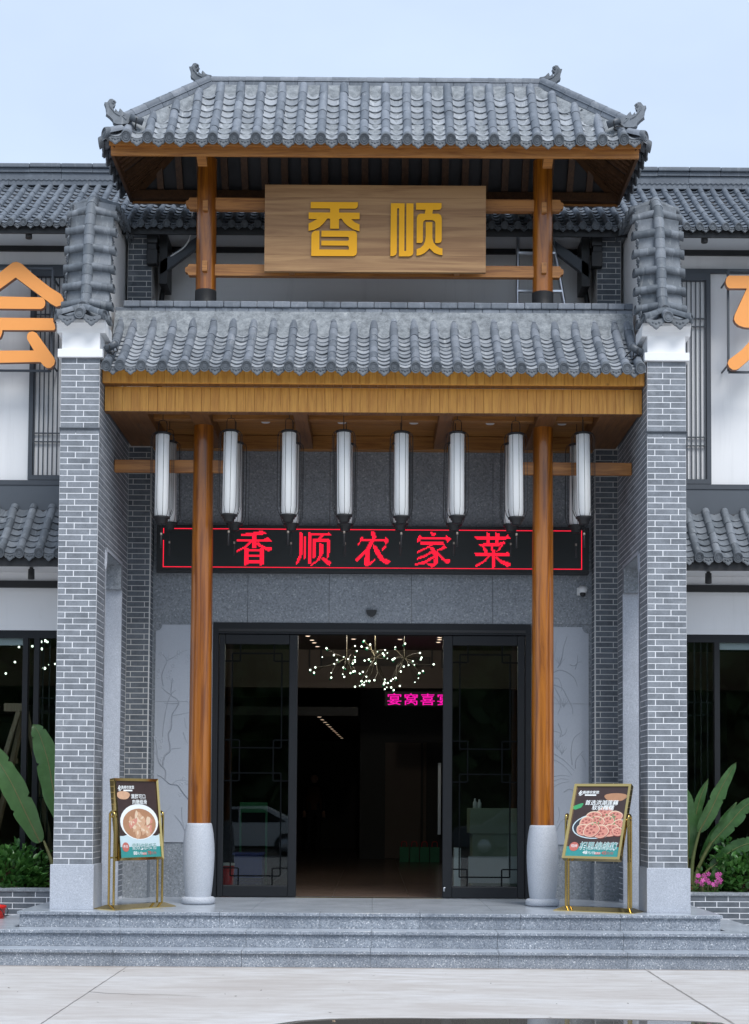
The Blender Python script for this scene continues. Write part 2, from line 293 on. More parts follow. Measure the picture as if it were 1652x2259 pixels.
class MB:
    def __init__(s): s.v = []; s.f = []; s.mi = []; s.sm = []; s.r = []
    def add(s, vs, fs, mi=0, smooth=False, r=None):
        b = len(s.v); s.v += [tuple(v) for v in vs]; s.f += [tuple(b+i for i in f) for f in fs]
        s.mi += [mi]*len(fs); s.sm += [smooth]*len(fs); s.r += [0.0 if r is None else r]*len(fs); return s
    def box(s, x0, x1, y0, y1, z0, z1, mi=0, r=None):
        if x0 > x1: x0, x1 = x1, x0
        return s.add([(x0,y0,z0),(x1,y0,z0),(x1,y1,z0),(x0,y1,z0),(x0,y0,z1),(x1,y0,z1),(x1,y1,z1),(x0,y1,z1)],
                     [(0,3,2,1),(4,5,6,7),(0,1,5,4),(1,2,6,5),(2,3,7,6),(3,0,4,7)], mi, False, r)
    def bbox(s, x0, x1, y0, y1, z0, z1, b, mi=0):
        """box with bevelled edges"""
        if x0 > x1: x0, x1 = x1, x0
        bm = bmesh.new(); bmesh.ops.create_cube(bm, size=1.0)
        for v in bm.verts: v.co = ((x0+x1)/2+v.co.x*(x1-x0), (y0+y1)/2+v.co.y*(y1-y0), (z0+z1)/2+v.co.z*(z1-z0))
        bmesh.ops.bevel(bm, geom=bm.edges[:], offset=b, segments=2, affect='EDGES', profile=0.6); return s.bm(bm, mi)
    def bm(s, bm, mi=0, smooth=False):
        bm.verts.index_update(); s.add([v.co[:] for v in bm.verts], [[v.index for v in f.verts] for f in bm.faces], mi, smooth); bm.free(); return s
    def prism(s, poly, f0, f1, mi=0, side=None, smooth=False):
        """poly: 2D points; f0/f1: functions (u, v) -> 3D for the two end faces; mi front/back, side material"""
        n = len(poly); a = [f0(*p) for p in poly]; b = [f1(*p) for p in poly]
        s.add(a, [tuple(range(n))], mi); s.add(b, [tuple(range(n))[::-1]], side if side is not None else mi)
        s.add(a+b, [(i, i+n, (i+1) % n+n, (i+1) % n) for i in range(n)], side if side is not None else mi, smooth); return s
    def tube(s, pts, rad, n=8, mi=0, caps=True):
        pts = [Vector(p) for p in pts]; R_ = rad if isinstance(rad, (list, tuple)) else [rad]*len(pts)
        vs = []; prev = None
        for i, p in enumerate(pts):
            d = (pts[min(i+1, len(pts)-1)]-pts[max(i-1, 0)]).normalized()
            if prev is None: a = d.orthogonal().normalized()
            else:
                a = (prev - d*prev.dot(d)); a = a.normalized() if a.length > 1e-6 else d.orthogonal().normalized()
            prev = a; b = d.cross(a)
            vs += [p+(a*math.cos(t)+b*math.sin(t))*R_[i] for t in [2*math.pi*j/n for j in range(n)]]
        fs = [(i*n+j, i*n+(j+1) % n, (i+1)*n+(j+1) % n, (i+1)*n+j) for i in range(len(pts)-1) for j in range(n)]
        s.add(vs, fs, mi, True)
        if caps: s.add(vs[:n], [tuple(range(n))[::-1]], mi); s.add(vs[-n:], [tuple(range(n))], mi)
        return s
    def lathe(s, prof, c=(0, 0, 0), n=24, mi=0, smooth=True):
        vs = [(c[0]+r*math.cos(2*math.pi*j/n), c[1]+r*math.sin(2*math.pi*j/n), c[2]+z) for r, z in prof for j in range(n)]
        s.add(vs, [(i*n+j, i*n+(j+1) % n, (i+1)*n+(j+1) % n, (i+1)*n+j) for i in range(len(prof)-1) for j in range(n)], mi, smooth)
        if prof[0][0] > 1e-5: s.add(vs[:n], [tuple(range(n))[::-1]], mi)
        if prof[-1][0] > 1e-5: s.add(vs[-n:], [tuple(range(n))], mi)
        return s
    def ball(s, c, r, n=10, mi=0, sz=1.0):
        k = max(4, n//2); return s.lathe([(max(1e-6, r*math.sin(math.pi*i/k)), -r*sz*math.cos(math.pi*i/k)) for i in range(k+1)], c, n, mi)
    def xf(s, M):
        s.v = [tuple(M @ Vector(v)) for v in s.v]; return s
    def mesh(s, name, mats, center=False):
        c = Vector((0, 0, 0))
        if center and s.v:
            lo = [min(v[i] for v in s.v) for i in range(3)]; hi = [max(v[i] for v in s.v) for i in range(3)]
            c = Vector([(a+b)/2 for a, b in zip(lo, hi)])
        me = bpy.data.meshes.new(name); me.from_pydata([(v[0]-c.x, v[1]-c.y, v[2]-c.z) for v in s.v], [], s.f)
        for m in (mats if isinstance(mats, (list, tuple)) else [mats]): me.materials.append(m)
        me.polygons.foreach_set('material_index', s.mi); me.polygons.foreach_set('use_smooth', s.sm)
        if any(s.r):
            at = me.attributes.new('rnd', 'FLOAT', 'FACE'); at.data.foreach_set('value', s.r)
        me.update(); return me, c
    def build(s, name, mats, parent=None, kind=None, label=None):
        me, c = s.mesh(name, mats, True); o = put(name, me, parent, c)
        return tag(o, label, kind=kind)

def add_bevel(o, w_=0.004, seg=2):
    m = o.modifiers.new('bevel', 'BEVEL'); m.width = w_; m.segments = seg; m.limit_method = 'ANGLE'; m.angle_limit = R(40); return o

# shared bricks -------------------------------------------------------------
_BR = {}
def brick_mesh(L, h, t, mat):
    k = (round(L, 3), round(h, 3), round(t, 3), mat.name)
    if k not in _BR:
        b = 0.0018; m = MB()
        m.add([(-L/2, 0, -h/2), (L/2, 0, -h/2), (L/2, 0, h/2), (-L/2, 0, h/2),
               (-L/2, -t+b, -h/2), (L/2, -t+b, -h/2), (L/2, -t+b, h/2), (-L/2, -t+b, h/2),
               (-L/2+b, -t, -h/2+b), (L/2-b, -t, -h/2+b), (L/2-b, -t, h/2-b), (-L/2+b, -t, h/2-b)],
              [(0,1,5,4), (1,2,6,5), (2,3,7,6), (3,0,4,7), (4,5,9,8), (5,6,10,9), (6,7,11,10), (7,4,8,11), (8,9,10,11)])
        _BR[k] = m.mesh('brick', mat)[0]
    return _BR[k]
def brick_field(parent, items, u, nrm, t, mat, h, limit=300):
    """items: (world point of the brick's centre on the backing plane, length); u along the course, nrm outward"""
    u = Vector(u); nrm = Vector(nrm); M = basis(u, -nrm, Vector((0, 0, 1)))
    if M.determinant() < 0: M = basis(-u, -nrm, Vector((0, 0, 1)))
    for p, L in items[:limit]: put('brick', brick_mesh(L, h, t, mat), parent, p, M)
    rest = items[limit:]
    if rest:
        m = MB()
        for p, L in rest:
            me = brick_mesh(L, h, t, mat); T = Matrix.Translation(p) @ M.to_4x4()
            m.add([T @ v.co for v in me.vertices], [tuple(f.vertices) for f in me.polygons], 0, False, rnd.random()*0.98+0.01)
        m.build('brickwork', mat, parent, kind='stuff')
def running(u0, u1, L, j, shift):
    """bricks of one course between u0 and u1: (centre, length)"""
    out = []; a = u0 - (shift % L)
    while a < u1-1e-6:
        s, e = max(a, u0), min(a+L, u1)
        if e-s > 0.03: out.append(((s+e)/2, e-s-j))
        a += L
    return out

# roof tiles -----------------------------------------------------------------
_TM = {}
def tube_mesh(r, L, mat, n=8, disc=False, key=''):
    k = (r, L, mat.name, n, disc)
    if k in _TM: return _TM[k]
    m = MB(); A = [math.pi*i/n for i in range(n+1)]; dp = r*0.35
    def ring(rr, y): return [(rr, y, -dp)] + [(rr*math.cos(a), y, rr*math.sin(a)) for a in A] + [(-rr, y, -dp)]
    o0, o1, i0 = ring(r, 0), ring(r*0.93, L), ring(r-0.011, 0); q = n+3
    m.add(o0+o1, [(i, i+1, i+1+q, i+q) for i in range(q-1)], 0, True)
    m.add(o0+i0, [(i, i+q, i+1+q, i+1) for i in range(q-1)], 0)
    m.add(ring(r*0.93, L), [tuple(range(q))[::-1]], 0)
    if disc:
        N = 20; rad = [(0.0, 0.008), (0.30, 0.010), (0.34, 0.004), (0.62, 0.004), (0.66, 0.011), (0.72, 0.011), (0.76, 0.004), (0.90, 0.004), (0.93, 0.013), (1.10, 0.013), (1.14, 0.006), (1.12, -0.012), (1.0, -0.05)]
        vs = [(r*a*math.cos(2*math.pi*j/N), -y-0.022+0.5*r*a*math.sin(2*math.pi*j/N), r*a*math.sin(2*math.pi*j/N)) for a, y in rad for j in range(N)]
        m.add(vs, [(i*N+j, i*N+(j+1) % N, (i+1)*N+(j+1) % N, (i+1)*N+j) for i in range(len(rad)-1) for j in range(N)], 1)
    _TM[k] = m.mesh('tile', [mat, DISC])[0]; return _TM[k]
def pan_mesh(w, L, sag, mat, n=6, lift=0.016):
    k = ('pan', round(w, 4), round(L, 3), sag, mat.name)
    if k in _TM: return _TM[k]
    m = MB(); xs = [-w/2+w*i/n for i in range(n+1)]; z = lambda x: -sag*(1-(2*x/w)**2); t = 0.011
    a = [(x, 0, z(x)+lift) for x in xs]; b = [(x, L, z(x)) for x in xs]; c = [(x, 0.002, z(x)+lift-t) for x in xs]; d = [(x, L, z(x)-t) for x in xs]; q = n+1
    m.add(a+b, [(i, i+1, i+1+q, i+q) for i in range(n)], 0, True); m.add(a+c, [(i, i+q, i+1+q, i+1) for i in range(n)], 0)
    m.add(c+d, [(i, i+q, i+1+q, i+1) for i in range(n)], 0, True)
    _TM[k] = m.mesh('tile', mat)[0]; return _TM[k]
def drip_mesh(w, sag, mat):
    k = ('drip', round(w, 4), sag, mat.name)
    if k in _TM: return _TM[k]
    m = MB(); n = 8; xs = [-w/2+w*i/n for i in range(n+1)]; t = 0.012
    top = [(x, -sag*(1-(2*x/w)**2)+0.012) for x in xs]
    low = [(0.5, -0.10), (0.46, -0.22), (0.36, -0.30), (0.30, -0.42), (0.19, -0.47), (0.12, -0.58), (0.0, -0.68), (-0.12, -0.58), (-0.19, -0.47), (-0.30, -0.42), (-0.36, -0.30), (-0.46, -0.22), (-0.5, -0.10)]
    poly = top + [(a*w, b*w*0.92) for a, b in low]
    m.prism(poly[::-1], lambda x, z: (x, 0, z), lambda x, z: (x, t, z))
    # raised rim and a small floral boss
    rim = [(a*w*0.86, b*w*0.80-0.006) for a, b in low]
    m.prism([(-0.42*w, -0.022)]+[p for p in rim[::-1]]+[(0.42*w, -0.022), (0, -sag*0.8-0.012)], lambda x, z: (x, -0.004, z), lambda x, z: (x, 0.0, z))
    for cx, cz in ((0, -0.30), (-0.16, -0.24), (0.16, -0.24)):
        m.ball((cx*w, -0.004, cz*w), 0.013, 8)
    _TM[k] = m.mesh('tile', mat)[0]; return _TM[k]

class Prof:
    """roof section: points (d, z) from eave inwards, addressed by length along it"""
    def __init__(s, pts):
        s.p = [Vector(p) for p in pts]; s.L = [0.0]
        for a, b in zip(s.p, s.p[1:]): s.L.append(s.L[-1]+(b-a).length)
    def at(s, q):
        q = max(0, min(q, s.L[-1]-1e-6))
        for i in range(len(s.p)-1):
            if q <= s.L[i+1]:
                f = (q-s.L[i])/(s.L[i+1]-s.L[i]); return s.p[i].lerp(s.p[i+1], f)
    def tan(s, q0, q1):
        a, b = s.at(q0), s.at(q1); d = (b-a); return d.normalized() if d.length > 1e-6 else (s.p[-1]-s.p[-2]).normalized()
def roof_slope(part, prof, rows, pans, org, ax, inw, r, e_t, e_p, w, mat, smax_t, smax_p, sag=0.035, single=lambda kind, a, i: True, drips=True, zoff=lambda a: 0.0, nseg=8, lift=0.019, pmat=None):
    """rows/pans: positions along axis AX from ORG; INW: horizontal inward direction; smax(a): usable slope length at a"""
    org, ax, inw = Vector(org), Vector(ax), Vector(inw); up = Vector((0, 0, 1)); rest = MB()
    def frame(q0, q1, a):
        t2 = prof.tan(q0, q1); t = (inw*t2.x+up*t2.y); n = ax.cross(t)
        x = ax
        if n.z < 0: n = -n; x = -ax
        p2 = prof.at(q0); return org+ax*a+inw*p2.x+up*(p2.y+zoff(a)), basis(x, t, n), n
    def emit(kind, name, me, p, M, a, i):
        if single(kind, a, i): put(name, me, part, p, M)
        else:
            T = Matrix.Translation(p) @ M.to_4x4(); q = rnd.random()*0.98+0.01
            for f in me.polygons: pass
            rest.add([T @ v.co for v in me.vertices], [tuple(f.vertices) for f in me.polygons], 0, False, q)
            k = len(me.polygons)
            rest.sm[-k:] = [f.use_smooth for f in me.polygons]; rest.mi[-k:] = [f.material_index for f in me.polygons]
    for a in rows:
        S = smax_t(a); i = 0; q = 0.0
        while q < S-0.03:
            L = min(e_t, S-q); p, M, n = frame(q, q+e_t, a); L = e_t+0.02 if L > e_t*0.75 else L+0.02
            me = tube_mesh(r, round(L, 2), mat, nseg, disc=(i == 0))
            emit('tube', 'tube_tile' if i else 'eave_tile', me, p+n*(0.012+rnd.uniform(-.003, .004)), M @ Matrix.Rotation(rnd.uniform(-.035, .035), 3, 'Z') @ Matrix.Rotation(rnd.uniform(-.02, .02), 3, 'Y'), a, i); q += e_t; i += 1
    for a in pans:
        S = smax_p(a); i = 0; q = 0.0
        while q < S-0.03:
            p, M, n = frame(q, q+e_p, a); me = pan_mesh(w, e_p+0.03, sag, pmat or mat, lift=lift)
            emit('pan', 'pan_tile', me, p+n*(0.004+rnd.uniform(-.003, .003)), M @ Matrix.Rotation(rnd.uniform(-.03, .03), 3, 'Z') @ Matrix.Rotation(rnd.uniform(-.03, .03), 3, 'Y'), a, i); q += e_p; i += 1
        if drips and S > 0.02:
            p, M, n = frame(0, 0.05, a); x = ax if ax.cross(inw).z > 0 else -ax
            y = (inw*0.96+up*-0.28).normalized(); M2 = basis(x, y, x.cross(y))
            emit('drip', 'drip_tile', drip_mesh(w*1.10, sag, DISC), p+inw*0.012+n*0.004, M2, a, 0)
    if rest.v:
        return rest.build('roof_tiling', [mat, DISC], part, kind='stuff')

# ================================================================ SETTING
FZ = 0.475                      # top of the entrance platform
gr = MB().box(-150, 150, -150, 60, -0.30, -0.022).build('ground', GRIME, kind='structure')
def slab_row(y0, y1, pieces):
    for x0, x1 in pieces:
        o = MB().bbox(x0, x1, y0, y1, -0.15, 0.0, 0.006).build('concrete_slab', CONC, gr)
XS = [-22.38, -17.36, -12.34, -7.32, -2.30, 2.62, 7.64, 12.66, 17.68, 22.7]
for y0, y1 in ((-6.2, 3.2), (-12.6, -6.2), (-19, -12.6), (-25.4, -19)):
    slab_row(y0+0.006, y1-0.006, [(a+0.0015, b-0.0015) for a, b in zip(XS, XS[1:])])
# small cracks running off the slab joints
def crack(pts, wd):
    m = MB(); vs = []
    for i, (x, y) in enumerate(pts):
        q = wd*(1-0.7*i/(len(pts)-1)); vs += [(x, y-q, 0.003), (x, y+q, 0.003)]
    m.add(vs, [(2*i, 2*i+2, 2*i+3, 2*i+1) for i in range(len(pts)-1)]); return m
c1 = [(-2.30-0.0, -2.0)]
for i in range(14): c1.append((c1[-1][0]+0.075+rnd.uniform(-.02, .02), c1[-1][1]+rnd.uniform(-.05, .03)))
crack(c1, 0.007).build('crack', GRIME, gr)
m = MB()                                                     # ragged grit filling both visible joints
for X, kw in ((-2.30, 0.35), (2.62, 1.0)):
    vs = []
    for i in range(60):
        y = -6+i*0.1; dx = rnd.uniform(-.004, .004); vs += [(X+dx-(0.005+rnd.random()*0.007)*kw, y, 0.0025), (X+dx+(0.005+rnd.random()*0.007)*kw, y, 0.0025)]
    m.add(vs, [(2*i, 2*i+1, 2*i+3, 2*i+2) for i in range(59)])
m.build('joint_grit', JOINT, gr, kind='stuff')
m = MB()
for _ in range(46):                                          # stray grit and scraps on the concrete
    x, y = rnd.uniform(-4.2, 4.2), rnd.uniform(-3.6, -0.1); s = rnd.uniform(0.006, 0.02); a = rnd.uniform(0, 6)
    m.add([(x+s*math.cos(a+k*1.57)*(1 if k % 2 else .5), y+s*math.sin(a+k*1.57)*(1 if k % 2 else .5), 0.002+0.004*(k == 1)) for k in range(4)], [(0, 1, 2, 3)])
m.build('grit', GRIME, kind='stuff')
# puddle: a thin sheet of standing water with a wet rim
def blob(pts, z, name, mat):
    return MB().add([(x, y, z) for x, y in pts], [tuple(range(len(pts)))]).build(name, mat, kind='structure')
pud = [(-0.62, -3.92), (-0.45, -3.72), (-0.22, -3.60), (0.05, -3.545), (0.35, -3.53), (0.62, -3.545), (0.95, -3.52), (1.25, -3.50), (1.6, -3.51), (1.95, -3.55), (2.3, -3.60), (2.48, -3.68), (2.52, -3.9), (2.3, -5.2), (1.2, -6.0), (0.2, -5.4)]
rim = [(x+(0.06 if x > 1 else -0.06)*(1 if y > -5 else 0), y+0.075 if y > -4 else y) for x, y in pud]
for p_, z, n, mm in ((rim, 0.004, 'wet_ground', WETC), (pud, 0.008, 'puddle', WETM)):
    f = MB().add([(x, y, z) for x, y in p_][::-1], [tuple(range(len(p_)))]); f.build(n, mm, kind='structure')

# steps: three slabs wrapping round the platform, each of separate stones
steps = tag(bpy.data.objects.new('steps', None), kind='structure'); COL.objects.link(steps); WL[steps.name] = Vector((0, 0, 0))
lev = [(0.0, 4.30, 0.16), (0.30, 3.90, 0.32), (0.60, 3.47, FZ)]
for i, (y0, xh, z) in enumerate(lev):
    zb = (0.0, 0.16, 0.32)[i]; n = 7; xs = [-xh+2*xh*k/n for k in range(n+1)]
    if i < 2: xs = [-4.3]+[-3.66+1.222*k for k in range(7)]+[4.3] if i == 0 else [-3.9, -3.64, -2.42, -1.20, 0.02, 1.24, 2.46, 3.68, 3.9]
    for a, b in zip(xs, xs[1:]):
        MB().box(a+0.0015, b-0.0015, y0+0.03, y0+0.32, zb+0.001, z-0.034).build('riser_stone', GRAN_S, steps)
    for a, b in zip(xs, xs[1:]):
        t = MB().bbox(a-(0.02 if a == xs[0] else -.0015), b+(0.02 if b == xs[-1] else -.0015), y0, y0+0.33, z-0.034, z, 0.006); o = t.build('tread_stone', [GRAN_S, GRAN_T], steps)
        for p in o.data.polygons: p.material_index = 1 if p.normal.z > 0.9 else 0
    # side returns going back to the planters
    for s in (-1, 1):
        MB().box(s*(xh-0.03), s*(xh-0.36), y0+0.321, 3.0, zb+0.001, z-0.034).build('riser_stone', GRAN_S, steps)
        o = MB().bbox(s*(xh+0.02), s*(xh-0.38), y0+0.331, 3.0, z-0.034, z, 0.006).build('tread_stone', [GRAN_S, GRAN_T], steps)
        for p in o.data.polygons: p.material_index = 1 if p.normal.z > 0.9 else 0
pf = tag(MB().box(-3.08, 3.08, 0.935, 3.4, 0.0, FZ-0.03).build('porch_floor', GRAN_S), kind='structure')
for j, (ya, yb) in enumerate(((0.933, 1.78), (1.78, 2.63), (2.63, 3.30))):
    xs = [-3.087, -2.42, -1.20, 0.02, 1.24, 2.46, 3.087]
    for a, b in zip(xs, xs[1:]):
        MB().box(a+0.0015, b-0.0015, ya+0.0015, yb-0.0015, FZ-0.029, FZ).build('floor_stone', GRAN_T, pf)

# interior
inf = tag(MB().box(-7, 7, 3.305, 24, 0.2, FZ-0.012).build('interior_floor', INTF), kind='structure')
m = MB()
for i in range(1, 20): m.box(-7, 7, 3.3+i*0.9-0.002, 3.3+i*0.9+0.002, FZ-0.0125, FZ-0.0105)
for i in range(-7, 8): m.box(i*0.9-0.452, i*0.9-0.448, 3.31, 23, FZ-0.0128, FZ-0.0108)
m.build('floor_joint', INTD, inf, kind='stuff')
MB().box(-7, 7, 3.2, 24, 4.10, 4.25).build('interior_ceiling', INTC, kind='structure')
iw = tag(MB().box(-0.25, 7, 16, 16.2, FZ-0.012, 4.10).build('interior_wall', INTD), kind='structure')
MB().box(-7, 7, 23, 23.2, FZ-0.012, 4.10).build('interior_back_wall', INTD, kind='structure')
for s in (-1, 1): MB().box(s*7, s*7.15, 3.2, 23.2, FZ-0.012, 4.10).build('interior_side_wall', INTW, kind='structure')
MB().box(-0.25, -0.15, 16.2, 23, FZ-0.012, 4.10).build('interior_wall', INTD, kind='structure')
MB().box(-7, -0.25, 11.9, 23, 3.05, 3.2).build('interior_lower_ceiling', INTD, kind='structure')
bk = tag(MB().box(-7, 7, 11.0, 11.2, 3.46, 4.10).build('interior_bulkhead', INTW), kind='structure')
MB().box(-7, 7, 10.90, 11.0, 3.46, 3.56).build('trim', INTW, bk)
MB().box(-0.85, 0.95, 10.97, 11.0, 3.83, 3.98).build('vent', INTD, bk)
for i in range(7): MB().box(-0.84, 0.94, 10.955, 10.972, 3.84+i*0.02, 3.847+i*0.02).build('vent_slat', INTW, bk)
for x in (-1.05, -0.86, 0.98, 1.15): MB().box(x-0.012, x+0.012, 10.96, 11.0, 3.80, 4.1).build('trim', INTD, bk)
MB().box(0.25, 0.95, 15.94, 16.0, FZ, 2.75).build('door_panel', INTW, iw)
MB().box(1.0, 1.06, 15.92, 16.0, FZ, 2.75).build('trim', INTW, iw)
def downlight(x, y, z, lab, grp):
    o = MB().lathe([(0.036, 0.0), (0.036, -0.008), (0.045, -0.008), (0.045, 0.0)], n=14).build('downlight', PLW); o.location = (x, y, z-0.006)
    tag(o, lab, 'downlight', grp); WL[o.name] = Vector((x, y, z-0.006))
    g = MB().lathe([(0.0, -0.001), (0.034, -0.001)], n=14).mesh('glow', DOWNL)[0]; put('lens', g, o, (x, y, z-0.008))
for i in range(11):
    f = i/10.0; nth = ['nearest', 'second nearest', 'third nearest', 'fourth nearest', 'fifth nearest', 'middle', 'fifth farthest', 'fourth farthest', 'third farthest', 'second farthest', 'farthest'][i]
    downlight(-0.92+0.205*f, 12.1+8.8*f, 3.045, nth+' small warm downlight of the receding corridor row', 'corridor downlights')
DLN = {}
for x, y in ((-1.02, 8.3), (-0.99, 8.8), (-0.95, 9.4), (-0.93, 9.8), (-0.9, 10.4), (-0.30, 9.2), (0.42, 9.2), (1.02, 8.9), (1.03, 9.2), (1.03, 9.6), (-1.45, 8.5), (-1.35, 9.3), (1.35, 8.6), (1.42, 9.3)):
    where = 'left of the chandelier' if x < -0.5 else 'right of the chandelier' if x > 0.8 else 'above the chandelier'
    DLN[where] = DLN.get(where, 0)+1
    downlight(x, y, 4.098, ['first', 'second', 'third', 'fourth', 'fifth', 'outermost near', 'outermost far'][DLN[where]-1]+' of the small warm hall ceiling downlights '+where, 'hall ceiling downlights')

# ================================================================ MAIN BUILDING
mb = thing('main_building', 'two storey white and grey brick restaurant building with dark tiled roofs behind the entrance gate', 'building', (0, 3.1, 0))
def part(name, mat, b, **k): return b.build(name, mat, mb, **k)
# upper wall, wings and centre
part('upper_wall', WALLW, MB().box(-7.5, -2.82, 3.06, 3.3, 4.98, 8.3)); part('upper_wall', WALLW, MB().box(2.82, 7.5, 3.06, 3.3, 4.98, 8.3))
part('upper_wall', WALLW, MB().box(-2.82, 2.82, 3.06, 3.3, 5.9, 8.3))
part('lower_wall', WALLW, MB().box(-7.5, -3.2, 3.06, 3.3, 3.53, 4.98)); part('lower_wall', WALLW, MB().box(3.2, 7.5, 3.06, 3.3, 3.53, 4.98))
part('band', BLACK, MB().box(-7.5, 7.5, 3.02, 3.058, 7.97, 8.05))
for s in (-1, 1):
    part('band', BLACK, MB().box(s*3.2, s*7.5, 3.02, 3.058, 4.02, 4.10))
    part('flashing', FLASH, MB().box(s*3.2, s*7.5, 2.985, 3.058, 4.90, 5.205))
    part('flashing', FRAMEG, MB().box(s*3.2, s*7.5, 2.975, 3.057, 5.206, 5.262))
    part('soffit', WALLW, MB().box(s*3.2, s*7.5, 2.36, 3.058, 4.20, 4.215))
    part('eave_beam', BLACK, MB().box(s*3.2, s*7.5, 2.335, 2.36, 4.165, 4.26))
    part('gable_end', WALLW, MB().box(s*7.3, s*7.5, 3.3, 24, 0, 8.3))
part('soffit', WALLW, MB().box(-7.5, 7.5, 2.36, 3.058, 7.945+0.06, 7.965+0.06)) if False else None
part('soffit', WALLSH, MB().box(-7.5, 7.5, 2.37, 3.019, 8.03, 8.045)); part('eave_beam', BLACK, MB().box(-7.5, 7.5, 2.345, 2.368, 7.93, 8.05))
part('rear_body', WALLW, MB().box(-7.3, 7.3, 3.9, 23.9, 4.3, 8.95))
# lattice windows of the upper floor
for s in (-1, 1):
    w_ = MB(); x0, x1 = 2.95, 3.86 if s > 0 else 3.945
    xo = x1+0.05
    w_.box(s*x1, s*xo, 2.99, 3.058, 5.27, 7.755); w_.box(s*x0, s*x1, 2.99, 3.058, 5.27, 5.325); w_.box(s*x0, s*x1, 2.99, 3.058, 7.66, 7.755)
    wf = part('window', FRAMEG, w_)
    part('frame', FRAMEG, MB().box(s*2.83, s*7.5, 3.0, 3.057, 7.757, 7.80))
    MB().box(s*x0, s*x1, 3.045, 3.057, 5.326, 7.659).build('pane', WALLW, wf)
    x = x1-0.012; k = 0
    while x > x0:
        MB().box(s*(x-0.0055), s*(x+0.0055), 3.005, 3.03, 5.326, 7.659).build('bar', FRAMEG, wf); x -= 0.053; k += 1
    for z in (5.72, 5.82, 7.12, 7.215):
        MB().box(s*x0, s*(x1-0.001), 3.008, 3.027, z-0.006, z+0.006).build('bar', FRAMEG, wf)
# a conduit down the left wing wall
part('conduit', PLW, MB().tube([(-3.50, 3.04, 7.97), (-3.52, 3.035, 7.85), (-3.53, 3.03, 7.7), (-3.53, 3.03, 7.1)], 0.008, 6))
# ground floor glazing of the wings
def glazing(s):
    fr = MB(); fr.box(s*3.2, s*6.8, 3.06, 3.16, 3.44, 3.528); fr.box(s*3.2, s*6.8, 3.06, 3.16, 0.48, 0.56)
    xs = (3.215, 3.87, 4.0, 5.2, 6.75) if s < 0 else (3.215, 3.98, 5.2, 6.75)
    for x in xs: fr.box(s*(x-0.03), s*(x+0.03), 3.061, 3.159, 0.56, 3.44)
    f = part('window', FRAME, fr)
    MB().box(s*3.2, s*6.8, 3.10, 3.108, 0.56, 3.44).build('pane', GLASSW, f)
    x = 3.28
    while x < xs[1]-0.05:
        MB().box(s*(x-0.007), s*(x+0.007), 3.115, 3.135, 0.56, 3.44).build('bar', FRAME, f); x += 0.075
    for z in (1.6, 2.6, 2.75): MB().box(s*3.24, s*(xs[1]-0.03), 3.117, 3.133, z-0.007, z+0.007).build('bar', FRAME, f)
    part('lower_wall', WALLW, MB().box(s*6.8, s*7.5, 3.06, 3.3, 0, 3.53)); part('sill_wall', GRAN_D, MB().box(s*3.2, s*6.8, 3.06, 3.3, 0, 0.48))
    MB().box(s*4.02, s*5.1, 3.118, 3.14, 3.36, 3.44).build('roller_blind', PLW, f)
glazing(-1); glazing(1)
# granite front of the porch
xs = [-2.54, -1.44, -0.50, 0.45, 1.39, 2.54]
for a, b in zip(xs, xs[1:]):
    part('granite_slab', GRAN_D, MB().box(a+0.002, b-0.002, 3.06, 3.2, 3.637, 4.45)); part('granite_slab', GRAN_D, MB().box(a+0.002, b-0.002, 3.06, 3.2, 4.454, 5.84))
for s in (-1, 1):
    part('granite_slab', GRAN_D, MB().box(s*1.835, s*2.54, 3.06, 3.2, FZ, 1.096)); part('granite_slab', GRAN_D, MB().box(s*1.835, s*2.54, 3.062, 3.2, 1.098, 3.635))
# door frame
df = part('door_frame', FRAME, MB().box(-1.83, 1.83, 3.04, 3.2, 3.505, 3.634).box(-1.83, -1.77, 3.04, 3.2, FZ, 3.504).box(1.77, 1.83, 3.04, 3.2, FZ, 3.504))
MB().box(-1.77, 1.77, 3.03, 3.039, 3.53, 3.56).build('trim', BLACK, df); MB().box(-0.86, 0.82, 3.06, 3.2, FZ-0.01, FZ+0.004).build('threshold', GOLDD, df)
# carved relief panels either side of the door
RLX = lambda x, y: -2.625+0.001305*x+0.0000178*y
RLZ = lambda x, y: 3.659-0.0013*y
RRX = lambda x, y: 1.9945+0.0013*x
RRZ = lambda x, y: 3.688-0.0013*y
def panel(s):
    q = 0.075; arc = [(2.497-q*(math.sin(t)), 3.605-q*math.cos(t)) for t in [math.pi/2*k/6 for k in range(7)]]
    for z0, z1 in ((1.10, 2.715), (2.718, 3.605)):
        poly = [(1.84, z0), (2.497, z0)] + ([(x, z) for x, z in [(2.497, 3.53), (2.485, 3.532), (2.455, 3.542), (2.435, 3.562), (2.425, 3.59), (2.424, 3.605)]] if z1 > 3 else [(2.497, z1)]) + [(1.84, z1)]
        if s > 0: f = lambda y: (lambda x, z: (x, y, z)); pl = poly
        else: f = lambda y: (lambda x, z: (-x, y, z)); pl = poly[::-1]
        part('relief_panel', RELIEF, MB().prism(pl, f(3.048), f(3.0615)))
panel(-1); panel(1)
def smooth(pts, n=4):
    out = []
    for i in range(len(pts)-1):
        p0, p1, p2, p3 = [Vector(pts[max(0, min(len(pts)-1, j))]) for j in (i-1, i, i+1, i+2)]
        for k in range(n):
            t = k/n; out.append(0.5*((2*p1)+(p2-p0)*t+(2*p0-5*p1+4*p2-p3)*t*t+(3*p1-p0-3*p2+p3)*t**3))
    out.append(Vector(pts[-1])); return out
def carve(pts, wd, FX, FZ_, name='branch', taper=0.5):
    P = smooth([(FX(x, y), 3.0475, FZ_(x, y)) for x, y in pts]); n = len(P)
    part(name, CARVE, MB().tube(P, [wd*(1-(1-taper)*i/(n-1)) for i in range(n)], 6))
